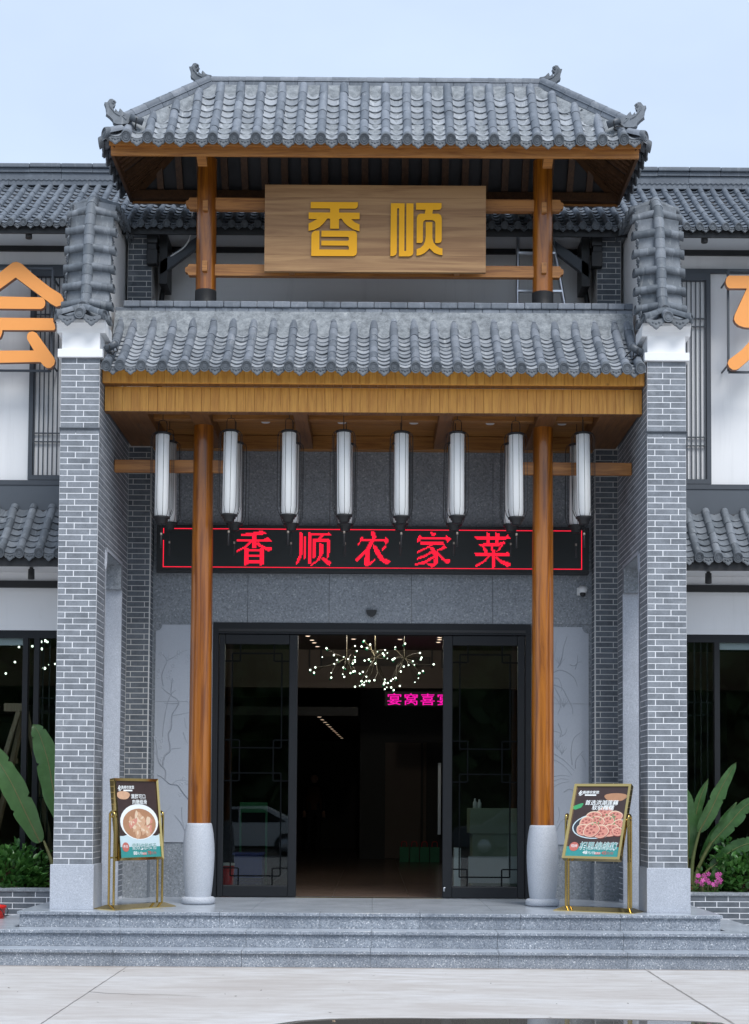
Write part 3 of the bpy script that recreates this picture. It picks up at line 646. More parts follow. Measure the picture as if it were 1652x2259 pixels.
def blossom(x, y, FX, FZ_, r=0.028):
    m = MB(); cx, cz = FX(x, y), FZ_(x, y); a0 = rnd.uniform(0, 6)
    for k in range(5):
        a = a0+k*2*math.pi/5; m.ball((cx+r*0.62*math.cos(a), 3.049, cz+r*0.62*math.sin(a)), r*0.46, 8)
    m.xf(Matrix.Translation((0, 3.049, 0)) @ Matrix.Diagonal((1, 0.3, 1, 1)) @ Matrix.Translation((0, -3.049, 0)))
    m.lathe([(0.0, 0.0), (0.006, 0.0), (0.007, 0.004)], n=8) if False else None
    part('blossom', RELIEF, m)
L_ = [([(355, 1870), (320, 1800), (262, 1730)], .007), ([(325, 1660), (328, 1760), (350, 1850)], .005), ([(385, 1585), (330, 1520), (290, 1465), (225, 1455), (185, 1425), (150, 1395), (110, 1375)], .010),
      ([(180, 1410), (185, 1350), (170, 1315), (135, 1280), (110, 1210), (105, 1130), (95, 1070)], .009), ([(160, 1290), (175, 1210), (225, 1150), (208, 1020), (235, 960), (240, 850), (275, 790), (300, 740), (280, 700), (232, 660), (245, 520)], .010),
      ([(160, 1040), (165, 940), (195, 760), (235, 660), (275, 625)], .006), ([(230, 665), (190, 640), (145, 600)], .006), ([(165, 590), (150, 500), (175, 420), (195, 365), (160, 310)], .006), ([(195, 365), (250, 335), (330, 285), (400, 262)], .004),
      ([(300, 740), (240, 745), (170, 740)], .006), ([(250, 850), (330, 835), (400, 820)], .005), ([(350, 870), (360, 950), (375, 960)], .004), ([(340, 1000), (360, 1060), (380, 1100)], .006), ([(235, 1145), (280, 1140), (320, 1135)], .005),
      ([(245, 1450), (300, 1420), (380, 1425)], .004), ([(110, 1730), (160, 1730), (230, 1650)], .003)]
for p, wd in L_: carve(p, wd, RLX, RLZ)
for x, y in ((140, 300), (205, 330), (280, 325), (305, 290), (390, 320), (375, 375), (125, 450), (118, 505), (250, 405), (225, 460), (210, 510), (245, 540), (385, 715), (95, 1050), (150, 1070), (138, 1130), (105, 1175), (145, 1230), (345, 1405), (325, 1455), (372, 1440), (312, 1545)): blossom(x, y, RLX, RLZ)
Rr = [([(110, 430), (150, 330), (165, 240), (195, 150)], .006), ([(75, 340), (90, 270), (100, 185)], .004), ([(75, 470), (130, 448), (200, 470), (260, 520), (285, 590)], .006), ([(75, 520), (120, 525), (148, 600), (140, 640)], .004),
      ([(75, 580), (150, 610), (200, 700), (240, 780), (245, 840)], .006), ([(80, 600), (130, 690), (135, 770), (110, 840)], .005), ([(75, 680), (110, 720), (150, 790)], .004), ([(240, 1290), (230, 1180), (250, 1060), (315, 1000)], .006), ([(268, 1320), (275, 1240), (335, 1165)], .006),
      ([(320, 1200), (350, 1250), (358, 1310)], .004), ([(80, 1190), (170, 1250), (260, 1340)], .005), ([(75, 1240), (160, 1290), (240, 1380)], .004), ([(75, 1390), (150, 1380), (220, 1390)], .004), ([(80, 1430), (140, 1410), (215, 1420)], .004), ([(80, 1480), (140, 1450), (215, 1435)], .004),
      ([(100, 1870), (140, 1790), (210, 1740)], .005), ([(120, 1660), (128, 1740), (105, 1800)], .004), ([(115, 920), (145, 1000), (130, 1040), (180, 1010), (195, 955)], .005), ([(75, 990), (120, 1000), (160, 1030)], .004), ([(165, 1530), (220, 1500), (290, 1530), (330, 1440)], .005), ([(220, 400), (260, 410), (290, 380), (325, 375)], .005), ([(265, 440), (285, 380), (285, 315)], .005)]
for p, wd in Rr: carve(p, wd, RRX, RRZ, 'carved_leaf')
for cx, cy in ((130, 370), (165, 740), (110, 1110), (150, 1160)):
    for a in (-60, -30, 0, 30, 60): carve([(cx, cy+40), (cx+18*math.sin(R(a)), cy+10), (cx+48*math.sin(R(a)), cy-42*math.cos(R(a)))], .004, RRX, RRZ, 'carved_petal')
# brick pilasters
for s in (-1, 1):
    part('pilaster_base', GRAN_L if False else GRAN_D, MB().box(s*2.53, s*2.815, 2.83, 3.06, FZ, 0.89))
    part('pilaster_core', MORTARG, MB().box(s*2.5365, s*2.805, 2.8425, 3.06, 0.89, 5.80))
    it = []; zc = 0.89; c = 0
    while zc < 5.62:
        jn = 0.0085; L0 = 0.055 if c % 2 else 0.205
        x0, x1 = 2.546, 2.805
        if c % 2: seg = [(x0, x0+0.055), (x0+0.055, x1)]
        else: seg = [(x0, x1-0.055), (x1-0.055, x1)]
        for a, b in seg: it.append((Vector((s*(a+b)/2, 2.852, zc+0.0305)), b-a-jn))
        zc += 0.0615; c += 1
    brick_field(mb, it, (1, 0, 0), (0, -1, 0), 0.012, BRICKD, 0.053, 110)
    it = []; zc = 0.89; c = 0
    while zc < 5.62:
        for u, L in running(2.853, 3.058, 0.205, 0.007, 0.1*(c % 2)): it.append((Vector((s*2.546, u, zc+0.0305)), L))
        zc += 0.0615; c += 1
    brick_field(mb, it, (0, 1, 0), (-s, 0, 0), 0.012, BRICKD, 0.053, 0)
    # upper pilaster seen over the canopy, with its dark corbel and brace
    part('pilaster_core', MORTARG, MB().box(s*2.527, s*2.80, 2.5525, 3.06, 5.8, 8.02))
    it = []; zc = 6.6; c = 0
    while zc < 7.97:
        x0, x1 = (2.525, 2.80); x0 += 0.05 if zc > 7.62 else 0
        seg = [(x0, x0+0.06), (x0+0.06, x1)] if c % 2 else [(x0, x1-0.06), (x1-0.06, x1)]
        for a, b in seg: it.append((Vector((s*(a+b)/2, 2.562, zc+0.0305)), b-a-0.0085))
        zc += 0.0615; c += 1
    brick_field(mb, it, (1, 0, 0), (0, -1, 0), 0.012, BRICKD, 0.053, 60)
    part('corbel', BLACK, MB().bbox(s*2.575, s*2.455, 2.45, 2.56, 7.87, 8.0, .008).bbox(s*2.575, s*2.47, 2.46, 2.56, 7.80, 7.868, .008).bbox(s*2.575, s*2.455, 2.45, 2.56, 7.63, 7.798, .008))
    part('corbel', BLACK, MB().box(s*2.45, s*2.36, 2.6, 3.0, 7.45, 8.02))
    part('brace', FRAMEG, MB().prism([(2.44, 7.55), (2.44, 7.70), (2.02, 8.0), (1.86, 8.0)], lambda x, z: (s*x, 2.60, z), lambda x, z: (s*x, 2.68, z)))
    part('downpipe', BLACK, MB().tube([(s*2.44, 2.9, 8.0), (s*2.44, 2.9, 7.5), (s*2.47, 2.9, 7.3), (s*2.47, 2.9, 5.9)], 0.03, 8))
# main roof: eave at Y 2.3
mr = part('upper_roof', BOARDD, MB().add([(-7.6, 2.32, 8.005), (7.6, 2.32, 8.005), (7.6, 3.70, 8.985), (-7.6, 3.70, 8.985), (7.6, 3.72, 8.9), (-7.6, 3.72, 8.9), (-7.6, 2.4, 8.005), (7.6, 2.4, 8.005)], [(0, 1, 2, 3), (3, 2, 4, 5), (5, 4, 7, 6)]))
SPU = 0.1455
rowsU = [k*SPU for k in range(-45, 46)]; pansU = [(k+0.5)*SPU for k in range(-46, 46)]
prU = Prof([(0, 8.035), (0.5, 8.36), (1.0, 8.71), (1.36, 8.975)])
vis = lambda a: 2.6 < abs(a) < 4.3
roof_slope(mr, prU, rowsU, pansU, (0, 2.3, 0), (1, 0, 0), (0, 1, 0), 0.036, 0.185, 0.135, 0.105, TILEB, lambda a: prU.L[-1], lambda a: prU.L[-1], 0.022,
           single=lambda kind, a, i: (vis(a) or (i == 0 and abs(a) < 4.45)) if kind != 'drip' else abs(a) < 4.45, nseg=6)
rg = []
for i, (a, b) in enumerate(((9.00, 9.075), (9.075, 9.165), (9.165, 9.215), (9.215, 9.268))):
    n = [24, 8, 40, 40][i]; y0 = [3.64, 3.67, 3.65, 3.62][i]
    for k in range(n):
        x0, x1 = -7.6+15.2*k/n, -7.6+15.2*(k+1)/n
        q = MB(); dz = rnd.uniform(-.003, .003)
        q.bbox(x0+0.0015, x1-0.0015, y0, 3.86, a+dz, b+dz-0.002, 0.012 if i == 3 else 0.003); q.build('ridge_tile', TILEB, mr)
m = MB()                                                     # scalloped frieze under the ridge plates
for k in range(150):
    x = -4.6+k*0.0615; m.tube([(x-0.03, 3.635, 9.062), (x-0.015, 3.63, 9.072), (x, 3.635, 9.062), (x+0.015, 3.63, 9.052), (x+0.03, 3.635, 9.062)], 0.004, 4)
m.build('ridge_frieze', TILEB, mr, kind='stuff')
# wing awning roofs
SP = 0.2156
for s in (-1, 1):
    aw = part('awning_roof', BOARDD, MB().add([(s*3.2, 2.33, 4.27), (s*7.5, 2.33, 4.27), (s*7.5, 3.0, 4.93), (s*3.2, 3.0, 4.93), (s*3.2, 2.4, 4.24), (s*7.5, 2.4, 4.24), (s*7.5, 3.0, 4.8), (s*3.2, 3.0, 4.8)], [(0, 1, 2, 3), (4, 7, 6, 5), (0, 4, 5, 1), (0, 3, 7, 4)]))
    prA = Prof([(0, 4.315), (0.35, 4.62), (0.70, 4.97)]); x00 = 3.48 if s < 0 else 3.40
    roof_slope(aw, prA, [s*(x00+k*SP) for k in range(-1, 19)], [s*(x00+(k-0.5)*SP) for k in range(-1, 19)], (0, 2.3, 0), (1, 0, 0), (0, 1, 0), 0.047, 0.21, 0.125, 0.155, TILEC, lambda a: prA.L[-1]-0.06, lambda a: prA.L[-1]-0.1, 0.034, single=lambda kind, a, i: abs(a) < 4.6)

# ================================================================ GATE WALLS (brick pier + side wall + stepped tiled coping)
CP = 0.061
for s in (-1, 1):
    side = 'left' if s < 0 else 'right'
    gw = thing('brick_gate_wall', ('left' if s < 0 else 'right')+' brick gate wall with white plaster head and curved tiled coping', 'wall', (s*3.0, 0.92, FZ), 'gate walls flanking the entrance')
    G = lambda name, mat, b, **k: b.build(name, mat, gw, **k)
    add_bevel(G('granite_base', GRAN_L, MB().box(s*2.79, s*3.23, 0.90, 1.40, FZ, 0.925)), 0.004)
    G('wall_core', MORTAR, MB().box(s*2.8085, s*3.2035, 0.9225, 1.384, 0.925, 6.10)); G('wall_core', MORTAR, MB().box(s*2.8085, s*3.2035, 1.384, 2.47, 4.236, 6.10)); G('wall_core', MORTAR, MB().box(s*2.8085, s*3.2035, 2.501, 3.06, FZ, 6.10))
    # front face, four-course bond
    it = []; A, B_, C_ = 2.806, 2.966, 3.046
    for c in range(85):
        z = 0.925+c*CP+CP/2; x0, x1 = (2.806, 3.206)
        if c >= 73: pat = [(0, .24), (.24, .4)] if c % 2 else [(0, .16), (.16, .4)]
        else: pat = [[(0, .16), (.16, .4)], [(0, .08), (.08, .32), (.32, .4)], [(0, .24), (.24, .4)], [(0, .08), (.08, .32), (.32, .4)]][c % 4]
        up = 0.010 if c >= 73 else 0.0
        for a, b in pat:
            j = 0.0085; xa, xb = 3.206-b, 3.206-a
            if s < 0: xa, xb = -xb, -xa
            else: xa, xb = 2.806+a, 2.806+b
            it.append((Vector(((xa+xb)/2+rnd.uniform(-.0012, .0012), 0.932-up, z+rnd.uniform(-.0008, .0008))), b-a-j))
    brick_field(gw, it, (1, 0, 0), (0, -1, 0), 0.012, BRICK, CP-0.0085, 300)
    G('wall_core', MORTAR, MB().box(s*2.809, s*3.203, 0.9125, 0.922, 0.925+73*CP, 6.10))
    G('corbel_course', BRICKD, MB().prism([(0.925, 5.31), (0.918, 5.372), (0.900, 5.378), (0.900, 5.384), (0.932, 5.384), (0.932, 5.30)], lambda y, z: (s*2.800, y, z), lambda y, z: (s*3.212, y, z)))
    # inner face
    it = []
    for c in range(93):
        z = FZ+0.02+c*CP+CP/2 if False else 0.925-7*CP+c*CP+CP/2
        if z < FZ+0.03 or z > 6.08: continue
        spans = [(0.934, 1.385), (2.475, 3.058)] if z < 4.24 else [(0.934, 3.058)]
        if z < 0.925: spans = [(2.475, 3.058)]
        if 3.95 < z < 4.24: spans = [(0.934, 1.385+max(0, 0.0)), (2.475, 3.058)]
        sh = (0.0, 0.12, 0.05, 0.17)[c % 4]
        for a, b in spans:
            for u, L in running(a, b, 0.24, 0.008, sh): it.append((abs(u-1.1), Vector((s*2.818, u, z)), L))
    it.sort(key=lambda q: q[0])
    brick_field(gw, [(p, L) for _, p, L in it], (0, 1, 0), (-s, 0, 0), 0.012, BRICK, CP-0.0085, 0 if False else 40)
    it = []
    for c in range(93):
        z = 0.925-7*CP+c*CP+CP/2
        if z < FZ+0.03 or z > 6.08: continue
        for a, b in ([(0.934, 1.385), (2.475, 3.058)] if z < 4.24 else [(0.934, 3.058)]):
            for u, L in running(a, b, 0.24, 0.008, 0.12*(c % 2)): it.append((Vector((s*3.194, u, z)), L))
    brick_field(gw, it, (0, 1, 0), (s, 0, 0), 0.012, BRICK, CP-0.0085, 0)
    # side passage: granite jambs with bracket-shaped head and pale trim
    G('jamb', GRAN_L, MB().box(s*2.80, s*3.21, 2.462, 2.50, FZ, 3.92)); G('jamb', GRAN_D, MB().box(s*2.80, s*3.21, 2.40, 2.50, 3.921, 4.20))
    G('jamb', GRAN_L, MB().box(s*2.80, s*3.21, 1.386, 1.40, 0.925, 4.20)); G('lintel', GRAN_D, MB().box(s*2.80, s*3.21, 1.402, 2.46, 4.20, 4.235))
    trim = [(1.386, FZ), (1.386, 4.0), (1.40, 4.03), (1.425, 4.045), (1.44, 4.10), (1.45, 4.235), (2.47, 4.235), (2.47, 4.20), (1.475, 4.20), (1.468, 4.08), (1.45, 4.03), (1.415, 4.0), (1.415, FZ)]
    G('door_trim', GRAN_L, MB().prism(trim, lambda y, z: (s*2.797, y, z), lambda y, z: (s*2.81, y, z)))
    # white plaster head
    add_bevel(G('plaster_slab', PLASTER, MB().box(s*2.775, s*3.235, 0.872, 1.30, 6.105, 6.19)), 0.004)
    G('plaster_block', PLASTER, MB().box(s*2.812, s*3.20, 0.915, 1.30, 6.19, 6.44))
    G('plaster_cornice', PLASTER, MB().prism([(0.915, 6.37), (0.90, 6.41), (0.865, 6.45), (0.855, 6.455), (0.855, 6.49), (1.3, 6.49), (1.3, 6.37)], lambda y, z: (s*2.755, y, z), lambda y, z: (s*3.25, y, z)))
    wallp = [(0.93, 6.10), (0.93, 6.46), (1.06, 6.50), (1.17, 6.64), (1.23, 6.85), (1.30, 7.25), (1.37, 7.62), (1.44, 7.80), (1.56, 7.91), (1.8, 7.95), (3.06, 7.96), (3.06, 6.10)]
    G('plaster_gable', PLASTER, MB().prism(wallp[::-1], lambda y, z: (s*2.84, y, z), lambda y, z: (s*3.16, y, z)))
    # coping: tiles running down both sides of a ridge that climbs the curved profile
    cp = G('coping', BED, MB().add([(s*3.0+dx, y, z) for y, z in wallp[2:11] for dx in (-0.21, 0.0, 0.21)] , [(3*i+k, 3*i+k+1, 3*i+k+4, 3*i+k+3) for i in range(8) for k in (0, 1)]))
    me_ = cp.data; cz = WL[cp.name]
    for i in range(9): me_.vertices[3*i+1].co += Vector((0, -0.05, 0.045))
    pr = Prof([(1.06, 6.50), (1.17, 6.64), (1.23, 6.85), (1.30, 7.25), (1.37, 7.62), (1.44, 7.80), (1.56, 7.91), (1.8, 7.95), (3.06, 7.96)])
    q = 0.05
    al = R(20)
    while q < pr.L[-1]-0.05:
        p2 = pr.at(q); t2 = pr.tan(max(0, q-0.06), q+0.06); T = Vector((0, t2.x, t2.y)); N = Vector((0, -t2.y, t2.x))
        if N.z < 0 and N.y > 0: N = -N
        for d in (-1, 1):
            upv = (Vector((-d, 0, 0))*math.cos(al)+N*math.sin(al)).normalized(); n = (N*math.cos(al)+Vector((d, 0, 0))*math.sin(al)).normalized()
            x = upv.cross(n); M = basis(x, upv, n); e = Vector((s*3.0+d*0.232, p2.x, p2.y))
            for k in range(2):
                put('eave_tile' if k == 0 else 'tube_tile', tube_mesh(0.044, 0.13 if k == 0 else 0.14, TILEC, 8, k == 0), cp, e+upv*(0.105*k)+n*(0.018+rnd.uniform(-.003, .003)), M)
            e2 = Vector((s*3.0+d*0.272, 0, 0)); qq = q+0.108
            if qq < pr.L[-1]:
                p3 = pr.at(qq); put('pan_tile', pan_mesh(0.15, 0.24, 0.02, TILEC), cp, Vector((s*3.0+d*0.222, p3.x, p3.y))+n*0.012, M)
                xx = Vector((0, 1, 0)) if d < 0 else Vector((0, -1, 0))
                put('drip_tile', drip_mesh(0.15, 0.02, DISC), cp, Vector((s*3.0+d*0.228, p3.x, p3.y))+n*0.004, basis(T if T.y*(-d) > 0 or True else T, Vector((-d, 0, 0)), T.cross(Vector((-d, 0, 0)))))
        q += 0.216
    # ridge roll
    q = 0.0
    def rp_(qq):
        p2 = pr.at(qq); t2 = pr.tan(max(0, qq-0.05), qq+0.05); return Vector((s*3.0, p2.x, p2.y))+Vector((0, -t2.y, t2.x))*0.10
    while q < pr.L[-1]-0.12:
        MB().tube([rp_(q), rp_(q+0.04), rp_(q+0.08), rp_(q+0.125)], [0.059, 0.058, 0.057, 0.055], 12).build('ridge_tile', TILEC, cp); q += 0.115
    # little hipped front end
    for nm, org, dirn, tilt, r_ in (('eave_tile', (0, 0.80, 6.545), (0, -1), 26, 0.047), ('eave_tile', (-0.225, 0.84, 6.54), (-0.86, -0.5), 24, 0.043), ('eave_tile', (0.225, 0.84, 6.54), (0.86, -0.5), 24, 0.043)):
        d = Vector((dirn[0], dirn[1], 0)).normalized(); t = (-d*math.cos(R(tilt))+Vector((0, 0, math.sin(R(tilt))))); n = Vector((0, 0, 1))-t*t.z; n.normalize(); X = t.cross(n)
        put(nm, tube_mesh(r_, 0.20, TILEC, 8, True), cp, Vector((s*3.0+org[0], org[1], org[2])), basis(X, t, n))
        put('tube_tile', tube_mesh(r_, 0.16, TILEC, 8), cp, Vector((s*3.0+org[0], org[1], org[2]))+t*0.16, basis(X, t, n))
    put('eave_tile', tube_mesh(0.05, 0.16, TILEC, 8, True), cp, Vector((s*3.0+(0.0 if s < 0 else 0.0), 0.96, 6.66)), basis(Vector((1, 0, 0)), Vector((0, 0.93, 0.36)), Vector((0, -0.36, 0.93))))
    for dx in (-0.122, 0.122):
        put('pan_tile', pan_mesh(0.19, 0.3, 0.03, TILEC), cp, Vector((s*3.0+dx, 0.815, 6.52)), basis(Vector((1, 0, 0)), Vector((0, .92, .39)), Vector((0, -.39, .92))))
        put('drip_tile', drip_mesh(0.20, 0.03, DISC), cp, Vector((s*3.0+dx, 0.80, 6.52)), basis(Vector((1, 0, 0)), Vector((0, 0.97, -0.24)), Vector((0, 0.24, 0.97))))

# ================================================================ CANOPY between the gate walls
ca = thing('entrance_canopy', 'wide timber entrance canopy with grey tube tile roof spanning between the two brick gate walls', 'canopy', (0, 1.8, 5.6))
A = lambda name, mat, b, **k: b.build(name, mat, ca, **k)
prC = Prof([(0, 6.012), (0.32, 6.235), (0.62, 6.475), (0.90, 6.735), (0.955, 6.80)])
cr = A('roof', BED, MB().add([(x, 0.86+d, z-0.035) for d, z in [(p.x, p.y) for p in prC.p] for x in (-2.79, 2.79)] + [(-2.79, 2.9, 6.6), (2.79, 2.9, 6.6)], [(2*i, 2*i+1, 2*i+3, 2*i+2) for i in range(4)]))
rows = [k*SP for k in range(-12, 13)]+[-2.725, 2.725]; pans = [(k+0.5)*SP for k in range(-12, 12)]+[-2.66, 2.66]
roof_slope(cr, prC, rows, pans, (0, 0.84, 0), (1, 0, 0), (0, 1, 0), 0.047, 0.158, 0.105, 0.155, TILE, lambda a: prC.L[-1]-0.01+rnd.uniform(-.03, .01), lambda a: prC.L[-1]-0.12, 0.034, pmat=TILEP)
m = MB(); n = 120; vs = []
for i in range(n+1):                                         # smeared mortar fillet below the ridge
    x = -2.79+5.58*i/n; jj = rnd.uniform(-.03, .02); vs += [(x, 1.535+jj, 6.525+jj*.85+rnd.uniform(-.006, .006)), (x, 1.67+rnd.uniform(-.012, .012), 6.735+rnd.uniform(-.012, .012)), (x, 1.735, 6.862)]
m.add(vs, [(3*i+k, 3*i+3+k, 3*i+4+k, 3*i+1+k) for i in range(n) for k in (0, 1)], 0, True); m.build('mortar_fillet', BED, cr)
for r_, (z0, z1, y0) in enumerate(((6.845, 6.903, 1.735), (6.905, 6.972, 1.715))):
    for k in range(31):
        x0 = -2.80+5.6*k/31+(0.09 if r_ else 0); x1 = min(x0+5.6/31, 2.80)
        if x1 > x0+0.02: MB().bbox(x0+0.0015, x1-0.0015, y0+rnd.uniform(0, .004), 1.83, z0, z1+rnd.uniform(-.002, .001), 0.012 if r_ else 0.006).build('ridge_tile', TILE, cr)
# boarded fascia
b_ = 5.6/61
f1 = A('upper_fascia', WOODF, MB().box(-2.80, 2.80, 1.035, 1.06, 5.885, 6.02)); f2 = A('lower_fascia', WOODF, MB().box(-2.79, 2.79, 1.195, 1.27, 5.63, 5.884))
for k in range(61):
    x0 = -2.80+b_*k
    MB().bbox(x0+0.001, x0+b_-0.001, 1.02, 1.034, 5.884, 6.02, 0.0025).build('board', WOODF, f1)
    MB().bbox(x0+0.001, x0+b_-0.001, 1.18, 1.194, 5.627, 5.884, 0.0025).build('board', WOODF, f2)
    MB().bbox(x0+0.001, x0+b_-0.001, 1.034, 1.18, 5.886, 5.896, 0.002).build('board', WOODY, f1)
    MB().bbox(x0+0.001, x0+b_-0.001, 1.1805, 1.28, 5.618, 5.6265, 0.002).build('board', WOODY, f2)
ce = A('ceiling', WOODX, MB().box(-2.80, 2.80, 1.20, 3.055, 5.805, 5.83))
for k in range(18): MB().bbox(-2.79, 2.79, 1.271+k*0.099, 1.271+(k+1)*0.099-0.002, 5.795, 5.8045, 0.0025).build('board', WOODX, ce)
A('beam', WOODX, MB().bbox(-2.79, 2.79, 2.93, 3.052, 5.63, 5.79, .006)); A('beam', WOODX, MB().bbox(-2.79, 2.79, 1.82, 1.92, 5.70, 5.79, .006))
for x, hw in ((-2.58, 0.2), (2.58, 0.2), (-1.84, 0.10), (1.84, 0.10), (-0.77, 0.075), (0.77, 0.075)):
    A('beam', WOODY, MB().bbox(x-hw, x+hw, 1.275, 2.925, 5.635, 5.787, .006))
for s in (-1, 1): A('tie_beam', WOODB, MB().bbox(s*2.80, s*1.60, 1.84, 1.90, 5.125, 5.26, .006))
for x, y in ((-1.95, 2.3), (-1.2, 2.3), (-0.35, 2.3), (0.45, 2.3), (1.3, 2.3), (2.1, 2.3)):
    A('recessed_lamp', PLW, MB().lathe([(0.03, 0.002), (0.045, 0.0), (0.05, 0.004), (0.05, 0.01)], (x, y, 5.785), 16))

# ================================================================ COLUMNS
for s in (-1, 1):
    cl = thing('timber_column', ('left' if s < 0 else 'right')+' tall varnished round timber column on a barrel shaped pale granite base beside the door', 'column', (s*1.84, 1.87, FZ), 'timber columns in front of the door')
    MB().lathe([(0.124, 1.335), (0.1225, 1.6), (0.118, 3.0), (0.113, 4.4), (0.106, 5.635)], (s*1.84, 1.87, 0), 40).build('shaft', WOODC, cl)
    b = MB().lathe([(0.135, 0.555), (0.143, 0.60), (0.155, 0.72), (0.166, 0.88), (0.170, 1.0), (0.166, 1.12), (0.155, 1.23), (0.140, 1.315), (0.134, 1.334), (0.126, 1.338)], (s*1.84, 1.87, 0), 40).build('stone_base', GRAN_B, cl)
    MB().lathe([(0.150, FZ), (0.172, FZ+0.008), (0.181, FZ+0.022), (0.181, FZ+0.055), (0.172, FZ+0.072), (0.150, FZ+0.080), (0.1, FZ+0.080)], (s*1.84, 1.87, 0), 40).build('base_ring', GRAN_B, b)

# ================================================================ SIGN PAVILION above the canopy
pv = thing('sign_pavilion', 'raised timber pavilion with hipped grey tile roof and scroll finials carrying the shop sign', 'pavilion', (0, 1.87, 6.9))
V = lambda name, mat, b, **k: b.build(name, mat, pv, **k)
for s in (-1, 1):
    po = V('post', WOODC, MB().lathe([(0.112, 7.148), (0.110, 7.6), (0.106, 8.62)], (s*1.845, 1.95, 0), 36))
    MB().lathe([(0.117, 6.75), (0.117, 7.147), (0.111, 7.1475)], (s*1.845, 1.95, 0), 36).build('sleeve', SLEEVE, po)
    for z in (8.055, 7.385): MB().bbox(s*1.845-0.028, s*1.845+0.028, 1.80, 1.90, z-0.058, z+0.058, .004).build('peg', WOODB, po)
    MB().prism([(1.70, 8.36), (1.72, 8.52), (1.46, 8.52), (1.46, 8.46)], lambda y, z: (s*1.845-0.05, y-0.2, z), lambda y, z: (s*1.845+0.05, y-0.2, z)).build('bracket', WOODB, po)
for z0, z1 in ((8.05, 8.18), (7.315, 7.44)):
    e = 0.5*(z0+z1); h = (z1-z0)/2
    pl = []
    for sx in (1, -1):
        tip = [(2.03, -h), (2.045, -h+.03), (2.065, -h+.035), (2.07, -.02), (2.07, .02), (2.065, h-.035), (2.045, h-.03), (2.03, h)]
        pl += [(sx*a, e+b) for a, b in (tip if sx > 0 else tip[::-1])]
    add_bevel(V('beam', WOODB, MB().prism(pl, lambda x, z: (x, 1.91, z), lambda x, z: (x, 1.99, z))), 0.004)
# fascia boards round the eaves
V('fascia', WOODB, MB().bbox(-2.775, 2.775, 1.18, 1.215, 8.345, 8.455, .005)); V('fascia', WOODB, MB().bbox(-2.76, 2.76, 2.50, 2.535, 8.345, 8.455, .005))
V('fascia', WOODB, MB().bbox(-2.79, 2.79, 1.15, 1.178, 8.44, 8.49, .004))
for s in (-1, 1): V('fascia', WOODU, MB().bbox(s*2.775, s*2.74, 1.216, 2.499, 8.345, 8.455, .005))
RW, RD, YC = 2.865, 0.82, 1.86           # half width at the eave, half depth, ridge line
prP = Prof([(0, 8.475), (0.24, 8.715), (0.50, 9.03), (0.78, 9.40)])
ro = V('roof', BED, MB().add([(-RW+.06, YC-RD+.02, 8.47), (RW-.06, YC-RD+.02, 8.47), (1.80, YC, 9.40), (-1.80, YC, 9.40), (-RW+.06, YC+RD-.02, 8.47), (RW-.06, YC+RD-.02, 8.47),
      (-RW/2-.9-.06, YC-RD*.52, 8.86), (RW/2+.9+.06, YC-RD*.52, 8.86), (-RW/2-.9-.06, YC+RD*.52, 8.86), (RW/2+.9+.06, YC+RD*.52, 8.86)],
      [(0, 1, 7, 6), (6, 7, 2, 3), (5, 4, 8, 9), (9, 8, 3, 2), (1, 5, 9, 7), (7, 9, 2), (4, 0, 6, 8), (8, 6, 3)]))
SPP = 0.2253
rows = [(k+0.5)*SPP for k in range(-12, 12)]; pans = [k*SPP for k in range(-12, 13)]
Lp = prP.L[-1]; hip = lambda a: Lp*min(1.0, max(0.0, (2.86-abs(a))/(2.86-1.80)))
upl = lambda a: 0.035*max(0, (abs(a)-2.2)/0.6)**2
roof_slope(ro, prP, rows, pans, (0, YC-RD, 0), (1, 0, 0), (0, 1, 0), 0.049, 0.195, 0.135, 0.165, TILE, lambda a: max(0.16, hip(a)-0.045-rnd.uniform(0, .025)), lambda a: hip(a)-0.12, 0.036, zoff=upl, pmat=TILEP)
roof_slope(ro, prP, rows, pans, (0, YC+RD, 0), (1, 0, 0), (0, -1, 0), 0.049, 0.195, 0.135, 0.165, TILE, lambda a: max(0.16, hip(a)-0.07), lambda a: hip(a)-0.10, 0.036, single=lambda k, a, i: False, zoff=upl)
prS = Prof([(0, 8.475), (0.35, 8.715), (0.72, 9.03), (1.12, 9.40)]); Ls = prS.L[-1]
hs = lambda a: Ls*max(0.0, 1-abs(a)/0.74)
for s in (-1, 1):
    roof_slope(ro, prS, [k*0.2253 for k in range(-3, 4)], [(k+0.5)*0.2253 for k in range(-3, 3)], (s*RW, YC, 0), (0, 1, 0), (-s, 0, 0), 0.049, 0.195, 0.135, 0.165, TILE, lambda a: max(0.16, hs(a)-0.08), lambda a: hs(a)-0.06, 0.036)
    # corner eave tile set on the diagonal
    t = Vector((-s*0.72, 0.55, 0.42)).normalized(); n = (Vector((0, 0, 1))-t*t.z).normalized()
    put('eave_tile', tube_mesh(0.049, 0.2, TILE, 8, True), ro, Vector((s*2.80, YC-RD-0.0, 8.525)), basis(t.cross(n), t, n))
